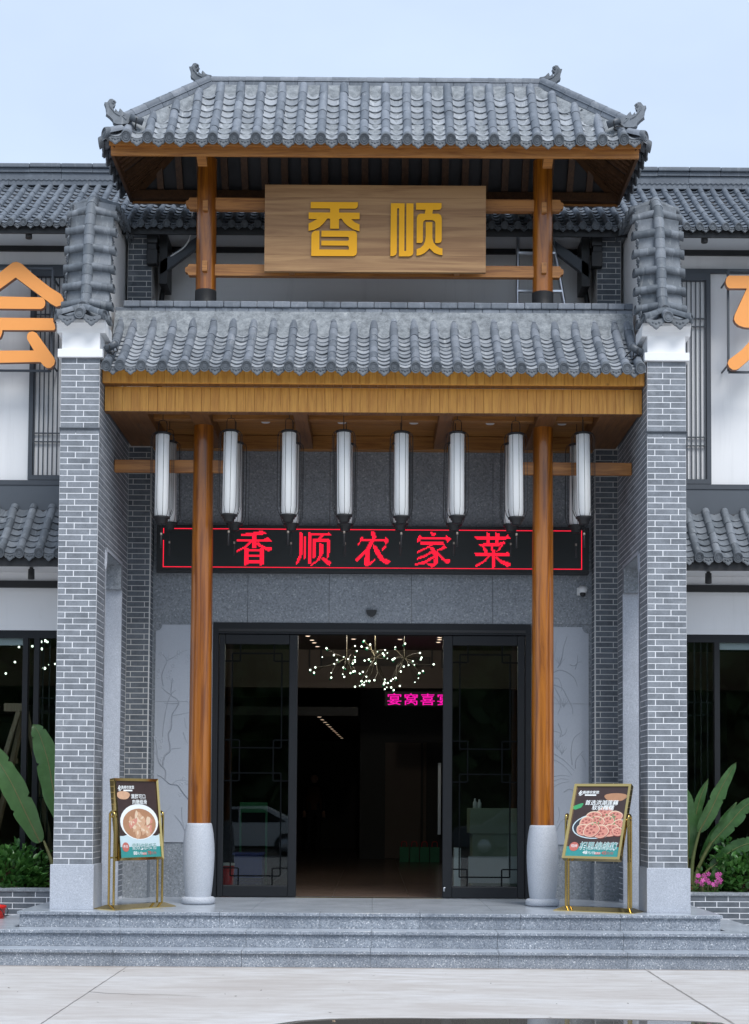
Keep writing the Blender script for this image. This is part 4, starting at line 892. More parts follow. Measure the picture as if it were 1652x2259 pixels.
# ridge and hips: a base course with a half-round roll on top
def ridge_run(p0, p1, L, hb=0.06, r_=0.048):
    p0, p1 = Vector(p0), Vector(p1); d = (p1-p0); n = max(1, round(d.length/L)); t = d.normalized(); up = Vector((0, 0, 1)); nn = (up-t*t.z).normalized(); x = t.cross(nn); st = d.length/n
    for i in range(n):
        M = basis(x, t, nn); a = p0+t*(st*i)
        q = MB().bbox(-0.055, 0.055, 0.001, st-0.001, 0, hb-0.012, 0.006).bbox(-0.062, 0.062, 0.001, st-0.001, hb-0.011, hb, 0.004); me, c = q.mesh('ridge_tile', TILE, False)
        put('ridge_tile', me, ro, a+nn*rnd.uniform(-.002, .002), M); put('ridge_tile', tube_mesh(r_, round(st+0.012, 2), TILE, 8), ro, a+nn*(hb+0.016), M)
ridge_run((-1.80, YC, 9.39), (1.80, YC, 9.39), 0.185)
for s in (-1, 1):
    ridge_run((s*2.66, YC-RD+0.16, 8.66), (s*1.80, YC, 9.40), 0.19); ridge_run((s*2.66, YC+RD-0.16, 8.66), (s*1.80, YC, 9.40), 0.19)
m = MB(); vs = []; n = 70
for i in range(n+1):
    x = -1.85+3.7*i/n; jj = rnd.uniform(-.03, .015); vs += [(x, YC-0.165+jj*.6, 9.20+jj), (x, YC-0.115, 9.31+rnd.uniform(-.01, .01)), (x, YC-0.05, 9.405)]
m.add(vs, [(3*i+k, 3*i+3+k, 3*i+4+k, 3*i+1+k) for i in range(n) for k in (0, 1)], 0, True); m.build('mortar_fillet', BED, ro)
def zdk(y):
    d = y-(YC-RD); q = prP.p
    for a, b in zip(q, q[1:]):
        if d <= b.x: return a.y+(b.y-a.y)*(max(d, a.x)-a.x)/(b.x-a.x)
    return q[-1].y
for s in (-1, 1):
    m = MB(); vs = []; n = 26
    for i in range(n+1):
        f = i/n; x = 2.66+(1.80-2.66)*f; y = YC-RD+0.16+(RD-0.16)*f; z = 8.66+0.74*f
        vs += [(s*(x-0.15+rnd.uniform(-.02, .02)), y-0.05, zdk(y-0.05)-0.022), (s*(x-0.06), y-0.05, z-0.005), (s*(x), y-0.0, z+0.03)]
    m.add(vs, [(3*i+k, 3*i+3+k, 3*i+4+k, 3*i+1+k) for i in range(n) for k in (0, 1)], 0, True); m.build('mortar_fillet', BED, ro)
FIN = [(700, 1170), (640, 1085), (555, 1070), (510, 1050), (470, 1005), (430, 975), (412, 1030), (430, 1060), (385, 1040), (340, 990), (332, 1030), (360, 1065), (320, 1040), (290, 965), (335, 930), (347, 870), (325, 820), (270, 795), (220, 805), (170, 880), (118, 885), (150, 970), (165, 1070), (155, 1120), (230, 1170), (295, 1230), (310, 1290), (380, 1310), (480, 1300), (600, 1270)]
def finial(s, base, k, yaw, ref=(640, 1200)):
    pl = [((x-ref[0])*k, (ref[1]-y)*k) for x, y in FIN]
    m = MB(); t = 0.034; m.prism(pl, lambda u, v: (u, -t, v), lambda u, v: (u, t, v))
    cx, cz = (300-ref[0])*k, (ref[1]-872)*k; r0 = 46*k
    for q in (-1, 1):
        sp = [(cx+r0*(1-0.13*i)*math.cos(i*0.9), q*(t+0.004), cz+r0*(1-0.13*i)*math.sin(i*0.9)) for i in range(7)]; m.tube(sp, 0.008, 6)
        m.tube([((430-ref[0])*k, q*(t+.002), (ref[1]-1130)*k), ((330-ref[0])*k, q*(t+.002), (ref[1]-1080)*k), ((230-ref[0])*k, q*(t+.002), (ref[1]-960)*k), ((215-ref[0])*k, q*(t+.002), (ref[1]-890)*k)], 0.008, 6)
        m.tube([((560-ref[0])*k, q*(t+.002), (ref[1]-1200)*k), ((480-ref[0])*k, q*(t+.002), (ref[1]-1120)*k), ((520-ref[0])*k, q*(t+.002), (ref[1]-1100)*k)], 0.007, 6)
    if s > 0: m.v = [(-x, y, z) for x, y, z in m.v]; m.f = [f[::-1] for f in m.f]
    me = m.mesh('finial', TILEC)[0]; o = put('finial', me, pv, base, Matrix.Rotation(yaw, 3, 'Z')); add_bevel(o, 0.008, 2)
for s in (-1, 1):
    finial(s, (s*1.80, YC, 9.46), 0.00047, 0); finial(s, (s*2.58, YC-RD+0.13, 8.70), 0.00051, s*R(-15)); finial(s, (s*2.60, YC+RD-0.15, 8.70), 0.00054, s*R(22))
# rafters and dark boarding below the tiles
def bar(name, p0, p1, wd, hh, mat, par):
    p0, p1 = Vector(p0), Vector(p1); t = (p1-p0); L = t.length; t.normalize(); x = t.cross(Vector((0, 0, 1))).normalized(); n = x.cross(t)
    me = MB().box(-wd/2, wd/2, 0, L, -hh/2, hh/2).mesh(name, mat)[0]; return put(name, me, par, p0, basis(x, t, n))
V('roof_boarding', BOARDD, MB().add([(-2.77, 1.2, 8.46), (2.77, 1.2, 8.46), (1.8, YC, 9.25), (-1.8, YC, 9.25), (-2.77, 2.51, 8.46), (2.77, 2.51, 8.46)], [(0, 3, 2, 1), (4, 5, 2, 3), (1, 2, 5), (0, 4, 3)]))
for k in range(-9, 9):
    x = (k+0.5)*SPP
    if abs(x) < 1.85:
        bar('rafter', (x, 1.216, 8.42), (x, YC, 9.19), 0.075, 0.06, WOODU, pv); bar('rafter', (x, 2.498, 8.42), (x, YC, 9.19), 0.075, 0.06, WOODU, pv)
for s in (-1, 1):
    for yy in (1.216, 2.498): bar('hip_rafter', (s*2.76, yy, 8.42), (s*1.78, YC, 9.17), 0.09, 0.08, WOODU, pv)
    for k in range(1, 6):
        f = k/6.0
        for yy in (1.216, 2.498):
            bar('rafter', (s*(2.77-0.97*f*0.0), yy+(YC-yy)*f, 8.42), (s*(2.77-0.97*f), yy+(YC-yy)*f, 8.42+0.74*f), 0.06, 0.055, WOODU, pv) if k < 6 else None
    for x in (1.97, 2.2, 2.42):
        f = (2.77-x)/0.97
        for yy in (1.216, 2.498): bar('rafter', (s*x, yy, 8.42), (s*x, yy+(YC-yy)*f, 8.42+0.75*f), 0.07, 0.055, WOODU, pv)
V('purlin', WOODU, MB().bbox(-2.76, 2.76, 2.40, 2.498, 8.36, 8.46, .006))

# sign board hung on the pavilion beams
sb = thing('sign_board', 'large horizontal plank sign board with two yellow raised characters', 'sign', (0, 1.74, 7.775))
zs = [8.253, 8.115, 7.92, 7.68, 7.475, 7.297]
for a, b in zip(zs[1:], zs): MB().bbox(-1.19, 1.205, 1.715, 1.765, a+0.0004, b-0.0004, .0015).build('plank', WOODS, sb)
for x in (-0.9, 0.9): MB().box(x-0.03, x+0.03, 1.766, 1.908, 7.32, 8.17).build('batten', WOODB, sb)
K = 2.40/1620; cu = lambda x: (x-830)*K+0.008
cv = lambda y: (330-y)*K+7.775
U_ = [(357,140),(702,140),(702,165),(697,180),(685,188),(570,188),(565,193),(565,218),(715,218),(715,267),(655,267),(680,290),(715,306),(715,358),(670,342),(630,318),(600,290),(585,265),(575,262),(565,268),(565,338),(500,338),(500,268),(492,262),(478,264),(455,295),(425,325),(385,347),(343,355),(343,300),(375,285),(405,267),(343,267),(343,218),(500,218),(500,193),(494,188),(357,188)]
Lr = [(364,541),(364,385),(372,365),(390,354),(423,353),(423,493),(638,493),(638,475),(630,463),(437,463),(437,427),(630,427),(638,420),(638,405),(630,398),(437,398),(437,353),(670,353),(688,360),(697,380),(697,515),(690,532),(672,541)]
Nn = [(943,146),(1043,146),(1043,500),(1056,500),(1056,146),(1108,146),(1108,515),(1100,532),(1080,540),(1003,540),(1003,188),(996,181),(988,188),(988,512),(980,530),(960,539),(941,539)]
Yt = [(1127,142),(1313,142),(1313,175),(1305,190),(1290,193),(1250,193),(1246,222),(1290,222),(1308,232),(1315,255),(1315,420),(1308,435),(1290,440),(1268,440),(1268,290),(1262,276),(1245,269),(1195,269),(1182,280),(1178,300),(1178,425),(1170,440),(1132,440),(1132,255),(1140,232),(1158,222),(1190,222),(1196,193),(1127,193)]
Yb = [(1198,285),(1247,285),(1247,400),(1255,435),(1275,460),(1300,475),(1321,480),(1321,530),(1290,524),(1260,512),(1240,492),(1227,478),(1212,495),(1190,515),(1160,530),(1132,534),(1132,486),(1160,475),(1182,455),(1194,425),(1198,390)]
def letter(par, strokes, fx, fz, y0, y1, face, edge, name='character'):
    m = MB()
    for st in strokes:
        p = [(fx(*q), fz(*q)) for q in st]
        ar = sum(a[0]*b[1]-b[0]*a[1] for a, b in zip(p, p[1:]+p[:1]))
        if ar > 0: pass
        else: p = p[::-1]
        m.prism(p, lambda x, z: (x, y0, z), lambda x, z: (x, y1, z), 0, 1)
    return m.build(name, [face, edge], par)
letter(sb, [U_, Lr], lambda x, y: cu(x), lambda x, y: cv(y), 1.695, 1.7145, YELLOW, YELLOWD); letter(sb, [Nn, Yt, Yb], lambda x, y: cu(x), lambda x, y: cv(y), 1.695, 1.7145, YELLOW, YELLOWD)

# big orange roof letters of the wings on tube frames
def rounded(path, wd, cap0=True, cap1=True, n=8):
    """outline of a thick stroke with round ends"""
    P = [Vector(p) for p in path]; Lf, Rt = [], []
    for i, p in enumerate(P):
        d0 = (P[i]-P[i-1]).normalized() if i else (P[1]-P[0]).normalized(); d1 = (P[i+1]-P[i]).normalized() if i < len(P)-1 else d0
        d = (d0+d1).normalized(); nn = Vector((-d.y, d.x)); k = wd/max(0.35, nn.dot(Vector((-d1.y, d1.x)))); Lf.append(p+nn*k); Rt.append(p-nn*k)
    out = list(Lf)
    if cap1: d = (P[-1]-P[-2]).normalized(); a0 = math.atan2(d.x, -d.y); out += [P[-1]+Vector((math.cos(a0-math.pi*j/n), math.sin(a0-math.pi*j/n)))*wd for j in range(1, n)]
    out += Rt[::-1]
    if cap0: d = (P[0]-P[1]).normalized(); a0 = math.atan2(d.x, -d.y); out += [P[0]+Vector((math.cos(a0-math.pi*j/n), math.sin(a0-math.pi*j/n)))*wd for j in range(1, n)]
    return [tuple(v) for v in out]
HX = lambda x, y: -4.289+0.000621*x+0.0000115*y
HZ = lambda x, y: 7.777-0.000629*y
lt = thing('roof_letter', 'orange raised character with a peaked roof stroke on a black tube frame, upper left', 'letter sign', (-4.1, 2.7, 7.1))
roofst = [(-590, 930), (-480, 945), (-60, 690), (318, 412), (960, 890), (1060, 945), (1150, 920), (1192, 850), (1192, 800), (1150, 715), (960, 600), (640, 350), (440, 170), (390, 140), (330, 122), (260, 138), (200, 185), (-60, 390), (-330, 590), (-560, 725), (-640, 800), (-650, 870)]
bar1 = [(-140, 760), (800, 775), (840, 805), (860, 860), (855, 920), (830, 965), (780, 990), (-150, 985), (-205, 940), (-210, 830), (-180, 780)]
bar2 = [(-400, 1150), (1005, 1158), (1005, 1220), (1030, 1260), (1043, 1340), (1030, 1365), (1010, 1378), (75, 1380), (70, 1430), (40, 1510), (-330, 1760), (650, 1750), (600, 1670), (525, 1540), (525, 1465), (560, 1415), (630, 1400), (700, 1430), (1020, 1880), (1037, 1940), (1020, 2010), (960, 2065), (890, 2070), (830, 2030), (770, 1960), (-420, 1990), (-520, 1960), (-560, 1890), (-520, 1800), (-200, 1500), (-130, 1380), (-400, 1378)]
letter(lt, [roofst, bar1, bar2], HX, HZ, 2.62, 2.69, ORANGE, ORANGED)
def frame(par, x0, x1, z0, z1, y):
    r_ = 0.012; MB().box(x0, x1, y-r_, y+r_, z1-2*r_, z1).box(x0, x1, y-r_, y+r_, z0, z0+2*r_).build('tube_frame', FRAMEG, par)
    for x in (x0, x1): MB().box(x-r_, x+r_, y-r_-.001, y+r_+.001, z0+2*r_, z1-2*r_).build('tube_frame', FRAMEG, par)
    for x in (x0, x1):
        for z in (z0+0.1, z1-0.1): MB().box(x-0.008, x+0.008, y+r_, 3.058, z-0.008, z+0.008).build('strut', FRAMEG, par)
frame(lt, -4.95, -3.685, 6.455, 7.665, 2.715)
RX = lambda x, y: 3.871+0.000621*x
RZ = lambda x, y: 7.829-0.000629*y
lr = thing('roof_letter', 'orange raised character with flat top stroke and sweeping tail, upper right', 'letter sign', (4.3, 2.7, 7.1))
s1 = [(275, 378), (1300, 378), (1340, 420), (1340, 560), (1300, 608), (880, 608), (800, 1100), (1200, 1100), (1240, 1150), (1240, 1290), (1190, 1335), (640, 1335), (540, 1325), (450, 1295), (390, 1245), (360, 1180), (375, 1100), (600, 612), (275, 612), (235, 580), (210, 500), (230, 410)]
s2 = [(330, 1870), (500, 1740), (680, 1545), (830, 1345), (1050, 1345), (870, 1640), (680, 1880), (450, 2080), (400, 2105), (330, 2105), (270, 2060), (240, 1990), (265, 1920)]
letter(lr, [s1, s2], RX, RZ, 2.62, 2.69, ORANGE, ORANGED); frame(lr, 4.05, 5.35, 6.49, 7.695, 2.715)

# ================================================================ LED DISPLAY
led = thing('led_display', 'long black dot matrix display with red lettering over the doorway', 'display', (0, 2.95, 4.47))
MB().bbox(-2.485, 2.485, 2.93, 3.03, 4.20, 4.745, .006).build('case', BLACK, led)
MB().box(-2.455, 2.455, 2.922, 2.929, 4.228, 4.718).build('screen', SCREEN, led)
Q = 0.001496; lx = lambda x: (x-1623)*Q
lz = lambda y: 4.700-(y-74)*Q
c5 = lambda pts: [(1652+1.0465*x, 1.0465*y) for x, y in pts]
CH = []
CH.append([[(612,112),(700,100),(775,85),(812,112),(735,122),(612,133)], [(580,153),(795,150),(812,133),(850,168),(580,170)], [(700,105),(732,105),(732,225),(700,225)], [(700,170),(660,215),(582,255),(580,238),(640,210),(680,170)], [(735,170),(790,208),(850,215),(850,232),(825,247),(770,225),(732,195)], [(637,225),(670,225),(670,345),(637,360)], [(757,225),(790,228),(790,345),(757,360)], [(640,228),(788,228),(788,246),(640,246)], [(640,272),(788,272),(788,292),(640,292)], [(640,318),(788,318),(788,336),(640,336)]])
CH.append([[(1060,92),(1088,105),(1086,250),(1070,310),(1040,348),(1032,340),(1058,270)], [(1090,125),(1113,130),(1113,300),(1090,305)], [(1128,93),(1152,105),(1152,345),(1128,340)], [(1150,105),(1275,105),(1285,93),(1315,124),(1152,124)], [(1222,124),(1245,124),(1218,150),(1192,150)], [(1165,145),(1270,150),(1280,143),(1297,155),(1290,290),(1268,300),(1268,168),(1188,168),(1188,285),(1165,300)], [(1215,178),(1250,195),(1240,270),(1220,310),(1150,360),(1140,352),(1195,310),(1215,270)], [(1240,285),(1303,325),(1298,357),(1280,350),(1230,300)]])
CH.append([[(1530,125),(1548,128),(1545,150),(1515,195),(1505,190),(1525,160)], [(1540,142),(1715,142),(1725,126),(1748,159),(1718,192),(1712,160),(1540,160)], [(1610,85),(1645,95),(1648,135),(1600,230),(1500,322),(1490,305),(1570,220),(1615,140)], [(1565,225),(1597,220),(1597,330),(1640,300),(1640,315),(1585,362),(1560,350)], [(1622,190),(1648,195),(1673,235),(1710,293),(1762,314),(1734,345),(1683,314),(1640,255)], [(1735,205),(1700,240),(1690,225),(1715,195)]])
CH.append([c5(p) for p in ([(388,80),(432,95),(430,118),(405,115)], [(312,108),(330,115),(325,150),(297,165),(297,148)], [(320,122),(500,125),(512,108),(547,135),(520,160),(505,140),(320,140)], [(325,158),(490,158),(490,177),(325,177)], [(400,175),(425,175),(360,215),(300,242),(297,228),(360,200)], [(380,185),(420,200),(450,250),(450,310),(435,335),(405,350),(372,320),(415,315),(425,280),(410,235)], [(420,215),(425,230),(350,275),(300,290),(297,275),(360,250)], [(425,255),(430,270),(360,320),(285,332),(285,318),(350,300)], [(440,215),(460,240),(500,280),(543,290),(543,305),(515,320),(475,285),(445,245)], [(480,155),(515,200),(460,225),(445,215),(490,190)])])
CH.append([c5(p) for p in ([(717,118),(945,118),(962,100),(988,135),(735,137)], [(805,85),(832,90),(830,165),(808,165)], [(870,85),(905,92),(895,165),(872,165)], [(750,170),(900,160),(930,150),(952,165),(900,185),(760,187)], [(775,190),(795,192),(815,220),(815,235),(790,232)], [(835,190),(850,185),(858,220),(842,222)], [(905,185),(930,178),(920,195),(895,222),(880,228)], [(720,238),(950,238),(962,225),(988,257),(730,260)], [(843,210),(875,215),(868,345),(845,350)], [(835,262),(800,300),(730,345),(722,330),(790,290),(820,262)], [(882,262),(920,290),(988,310),(988,325),(960,342),(910,310),(870,275)])])
def inside(x, y, P):
    r_ = False; j = len(P)-1
    for i in range(len(P)):
        if (P[i][1] > y) != (P[j][1] > y) and x < (P[j][0]-P[i][0])*(y-P[i][1])/(P[j][1]-P[i][1])+P[i][0]: r_ = not r_
        j = i
    return r_
PX = 8.45
def dots(m, pts, h=0.0050):
    for x, y in pts:
        X, Z = lx(x), lz(y); m.add([(X-h, 2.9212, Z-h), (X+h, 2.9212, Z-h), (X+h, 2.9212, Z+h), (X-h, 2.9212, Z+h)], [(0, 1, 2, 3)])
for strokes in CH:
    xs = [p[0] for s_ in strokes for p in s_]; pts = []
    for i in range(int((min(xs)-16)/PX), int((max(xs)-16)/PX)+2):
        for j in range(0, 36):
            x, y = 16+i*PX, 74+j*PX
            if any(inside(x, y, s_) for s_ in strokes): pts.append((x, y))
    m = MB(); dots(m, pts); m.build('character', LEDR, led)
m = MB(); pts = []
for i in range(381): pts += [(16+i*PX, 74), (16+i*PX, 74+35*PX)]
for j in range(1, 35):
    if j not in (5, 6, 7, 8, 9, 10): pts.append((16, 74+j*PX))
    pts.append((16+380*PX, 74+j*PX))
dots(m, pts, 0.0046); m.build('border_dots', LEDR, led, kind='stuff')

# ================================================================ LANTERNS
LX = (-2.25, -1.53, -0.90, -0.305, 0.305, 0.90, 1.53, 2.25)
sh_me = MB().lathe([(0.070, 0.0), (0.0745, 0.004), (0.0745, 0.876), (0.070, 0.88)], n=28).mesh('shade', SHADE)[0]
bs_me = MB().lathe([(0.0, -0.085), (0.042, -0.085), (0.055, -0.075), (0.056, -0.052), (0.070, -0.045), (0.072, -0.026), (0.088, -0.020), (0.090, -0.002), (0.07, 0.0)], n=24).mesh('base_cap', BLACK)[0]
tp_me = MB().lathe([(0.0, 0.884), (0.075, 0.884), (0.088, 0.89), (0.088, 0.9), (0.075, 0.906), (0.02, 0.91), (0.0, 0.912)], n=24).mesh('top_cap', BLACK)[0]
rp = smooth([(0.084, 0, -0.01), (0.105, 0, 0.02), (0.119, 0, 0.07), (0.124, 0, 0.14), (0.124, 0, 0.78), (0.121, 0, 0.85), (0.108, 0, 0.885), (0.085, 0, 0.895)], 3)
rb_me = MB().tube(rp, 0.0026, 5).mesh('cage_rib', BLACK)[0]
hk_me = MB().tube([(-0.045, 0, 0.90), (-0.045, 0, 1.0), (-0.035, 0, 1.03), (0, 0, 1.04), (0.035, 0, 1.03), (0.045, 0, 1.0), (0.045, 0, 0.90)], 0.004, 6).tube([(0, 0, 1.04), (0, 0, 1.165)], 0.004, 6).mesh('hanger', BLACK)[0]
ts_me = MB().tube([(0, 0, -0.085), (0, 0, -0.20)], 0.0022, 5).lathe([(0.0, -0.235), (0.011, -0.235), (0.011, -0.20), (0.0, -0.20)], n=8).lathe([(0.0, -0.36), (0.012, -0.36), (0.010, -0.25), (0.006, -0.235)], n=8).mesh('tassel', BLACK)[0]
bd_me = MB().lathe([(0.0, -0.232), (0.0115, -0.232), (0.0115, -0.205), (0.0, -0.205)], n=8).mesh('bead', BEAD)[0]
posn = ['farthest left', 'second from the left', 'third from the left', 'fourth from the left', 'fourth from the right', 'third from the right', 'second from the right', 'farthest right']
for row, (Y, Z) in enumerate(((1.60, 4.62), (2.25, 4.65))):
    for i, x in enumerate(LX):
        dz = rnd.uniform(-.008, .008)
        if row == 0 and i == 0: dz -= 0.02
        t = thing('lantern', 'white cylinder lantern in black wire cage, %s in the %s row' % (posn[i], ('front', 'rear')[row]), 'lantern', (x, Y, Z+dz), 'lanterns hanging under the canopy')
        a0 = rnd.uniform(0, 0.5); b = Vector((x, Y, Z+dz))
        put('shade', sh_me, t, b); put('base_cap', bs_me, t, b); put('top_cap', tp_me, t, b)
        t.rotation_euler = (R(rnd.uniform(-.7, .7)), R(rnd.uniform(-.7, .7)), 0)
        hk = put('hanger', hk_me, t, b, Matrix.Rotation(rnd.choice((0, 1.57, .6)), 3, 'Z')); ts = put('tassel', ts_me, t, b+Vector((0, 0, 0.0 if row else 0.03))); put('bead', bd_me, ts, b+Vector((0, 0, 0.0 if row else 0.03)))
        for k in range(12): put('cage_rib', rb_me, t, b, Matrix.Rotation(a0+k*math.pi/6, 3, 'Z'))

# ================================================================ SLIDING DOORS
for s in (-1, 1):
    x0, x1 = (-1.765, -0.855) if s < 0 else (0.82, 1.765)
    dl = thing('sliding_door', ('left' if s < 0 else 'right')+' black framed glass door leaf with '+('blue and red bins' if s < 0 else 'pale green counter')+' behind it', 'door', ((x0+x1)/2, 3.10, FZ), 'sliding doors of the entrance')
    a, b, z0, z1 = x0+0.10, x1-0.10, 0.615, 3.385
    if s < 0: a, b = -1.695, -0.955
    else: a, b = 0.93, 1.68
    fr = MB(); fr.bbox(x0, a, 3.055, 3.125, FZ+.006, 3.50, .012).bbox(b, x1, 3.055, 3.125, FZ+.006, 3.50, .012).bbox(a, b, 3.056, 3.124, FZ+.006, z0, .012).bbox(a, b, 3.056, 3.124, z1, 3.50, .012)
    fr.build('door_frame', FRAME, dl)
    MB().box(a, b, 3.088, 3.094, z0, z1).build('pane', GLASS, dl)
    W = b-a; g = 0.0075; y = (3.070, 3.087); u, v = 0.085*W/0.75, 0.105
    B = lambda xa, xb, za, zb, k=0: MB().box(min(xa, xb), max(xa, xb), y[0]+k*.001, y[1]+k*.001, min(za, zb), max(za, zb)).build('lattice_bar', LATT, dl)
    mid0, mid1 = 1.90, 2.19
    for za, zb in ((z0+v, mid0), (mid1, z1-v)):
        for X in (a+u, b-u): B(X-g, X+g, za, zb)
        for Z in (za, zb): B(a+u, b-u, Z-g, Z+g, 1)
    for zc, d in ((z0+v, -1), (mid0, 1), (mid1, -1), (z1-v, 1)):
        for X, e in ((a+u, -1), (b-u, 1)):
            B(X-e*u, X-e*u*1.0+0.0001*0+2*g*-e, zc-d*v if False else zc-d*0.09, zc+d*(v if zc in (z0+v, z1-v) else 0.145), 2)
            B(X-e*u, X+e*u, zc-d*0.09-g, zc-d*0.09+g, 3)
    if s > 0: MB().tube([(0.84, 3.05, 0.56), (0.84, 3.04, 0.60), (0.85, 3.05, 0.60)], 0.01, 6).build('latch', ALU, dl)

# small fixtures on the porch wall
t = thing('security_camera', 'white dome security camera on the granite wall beside the right brick pilaster', 'camera', (2.41, 3.0, 4.0))
MB().bbox(2.36, 2.46, 3.0, 3.058, 3.97, 4.06, .01).build('bracket', PLW, t)
m = MB().lathe([(0.0, -0.045), (0.03, -0.04), (0.047, -0.015), (0.05, 0.02), (0.05, 0.06), (0.0, 0.065)], n=20); m.xf(Matrix.Translation((2.415, 2.955, 4.005)) @ Matrix.Rotation(R(52), 4, 'X')); m.build('housing', PLW, t)
m = MB().ball((2.413, 2.925, 3.973), 0.034, 14); m.build('lens', BLACK, t)
t = thing('door_sensor', 'small black half dome sensor over the doorway', 'sensor', (-0.01, 3.0, 3.76))
MB().prism([(0.062*math.cos(a), 0.03+0.075*math.sin(a)) for a in [-math.pi*k/12 for k in range(13)]], lambda x, z: (x-0.01, 3.0, 3.755+z), lambda x, z: (x-0.01, 3.058, 3.755+z)).build('housing', BLACK, t)
for x, y, z, lab in ((-3.85, 2.62, 4.195, 'short black downlight under the left lower eave beside the gate wall'), (3.79, 2.62, 4.195, 'short black downlight under the right lower eave beside the gate wall'), (-3.90, 2.42, 8.03, 'short black downlight under the upper left eave above the orange letter'), (3.72, 2.42, 8.03, 'short black downlight under the upper right eave beside the tiled coping')):
    t = thing('eave_light', lab, 'light', (x, y, z), 'black eave lights')
    MB().lathe([(0.022, -0.02), (0.022, 0.0)], (x, y, z), 12).build('stem', BLACK, t); MB().lathe([(0.030, -0.13), (0.033, -0.135), (0.038, -0.13), (0.036, -0.02), (0.03, -0.018)], (x, y, z), 18).build('housing', BLACK, t)
# spotlights clamped at the roof corners
def spot(p, yaw, pitch, lab):
    t = thing('spotlight', lab, 'spotlight', p, 'black cylinder spotlights on the roofs', local=True); t.rotation_euler = (0, 0, yaw)
    m = MB().lathe([(0.0, -0.07), (0.036, -0.07), (0.038, 0.07), (0.033, 0.07), (0.030, 0.05), (0, 0.05)], n=18); m.xf(Matrix.Rotation(R(90)-pitch, 4, 'X')); m.build('housing', FLASH, t)
    MB().tube([(0.045, 0, 0.0), (0.045, 0.01, -0.06), (0, 0.01, -0.085), (-0.045, 0.01, -0.06), (-0.045, 0, 0.0)], 0.006, 6).build('yoke', BLACK, t)
    MB().tube([(0.0, 0.06, -0.02), (0.04, 0.1, -0.07), (0.09, 0.08, -0.09), (0.10, 0.03, -0.085), (0.05, 0.0, -0.09), (0.0, 0.03, -0.085)], 0.007, 6).build('cable', BLACK, t)
spot((-2.50, 1.12, 8.70), R(100), R(-18), 'dark cylinder spotlight at the upper roof corner under the left finial'); spot((2.50, 1.12, 8.70), R(-100), R(-18), 'dark cylinder spotlight at the upper roof corner under the right finial')
spot((-2.70, 0.95, 6.24), R(-110), R(-25), 'dark cylinder spotlight on the canopy roof edge by the left white plaster head'); spot((2.70, 0.95, 6.24), R(110), R(-25), 'dark cylinder spotlight on the canopy roof edge by the right white plaster head')
# loose pale cable hanging from the pavilion
tag(MB().tube(smooth([(-2.06, 2.48, 8.38), (-2.07, 2.5, 8.2), (-2.09, 2.52, 7.98), (-2.16, 2.55, 7.86), (-2.30, 2.6, 7.78), (-2.42, 2.64, 7.72)], 4), 0.009, 6).build('cable', PLW), 'pale loose cable looping from the pavilion eave to the left pilaster bracket', 'cable')
# aluminium ladder behind the right post
ld = thing('ladder', 'bare aluminium step ladder standing behind the right pavilion post', 'ladder', (1.9, 2.55, 6.75))
for x0, x1 in ((1.615, 1.635), (2.235, 1.97)):
    MB().tube([(x0, 2.5, 6.75), (x1, 2.62, 8.33)], 0.022, 6).build('rail', ALU, ld); MB().tube([(x0+0.02, 2.72, 6.75), (x1+0.005, 2.66, 8.33)], 0.016, 6).build('rail', ALU, ld)
for k in range(7):
    z = 6.92+k*0.225; f = (z-6.75)/1.58; y = 2.5+0.12*f; xa, xb = 1.615+0.02*f, 2.235-0.265*f
    MB().bbox(xa, xb, y-0.02, y+0.03, z-0.012, z+0.016, .004).build('rung', ALU, ld)

# ================================================================ POSTER STANDS
def text(body, size, M, mat, par, name='lettering', bold=0.0, shear=0.0, sx=1.0, align='CENTER'):
    cu_ = bpy.data.curves.new('lettering', 'FONT'); cu_.body = body; cu_.size = size; cu_.offset = bold; cu_.shear = shear; cu_.align_x = align; cu_.resolution_u = 3
    o = bpy.data.objects.new('tmp_text', cu_); COL.objects.link(o); bpy.context.view_layer.update()
    me = bpy.data.meshes.new_from_object(o.evaluated_get(bpy.context.evaluated_depsgraph_get())); bpy.data.objects.remove(o); bpy.data.curves.remove(cu_)
    me.name = name; me.materials.clear(); me.materials.append(mat)
    for v in me.vertices: v.co.x *= sx
    me.transform(M); c = sum((Vector(v.co) for v in me.vertices), Vector((0, 0, 0)))/max(1, len(me.vertices)); me.transform(Matrix.Translation(-c)); me.update()
    return put(name, me, par, c)
PT = Matrix.Rotation(R(90), 4, 'X')          # text plane facing -Y
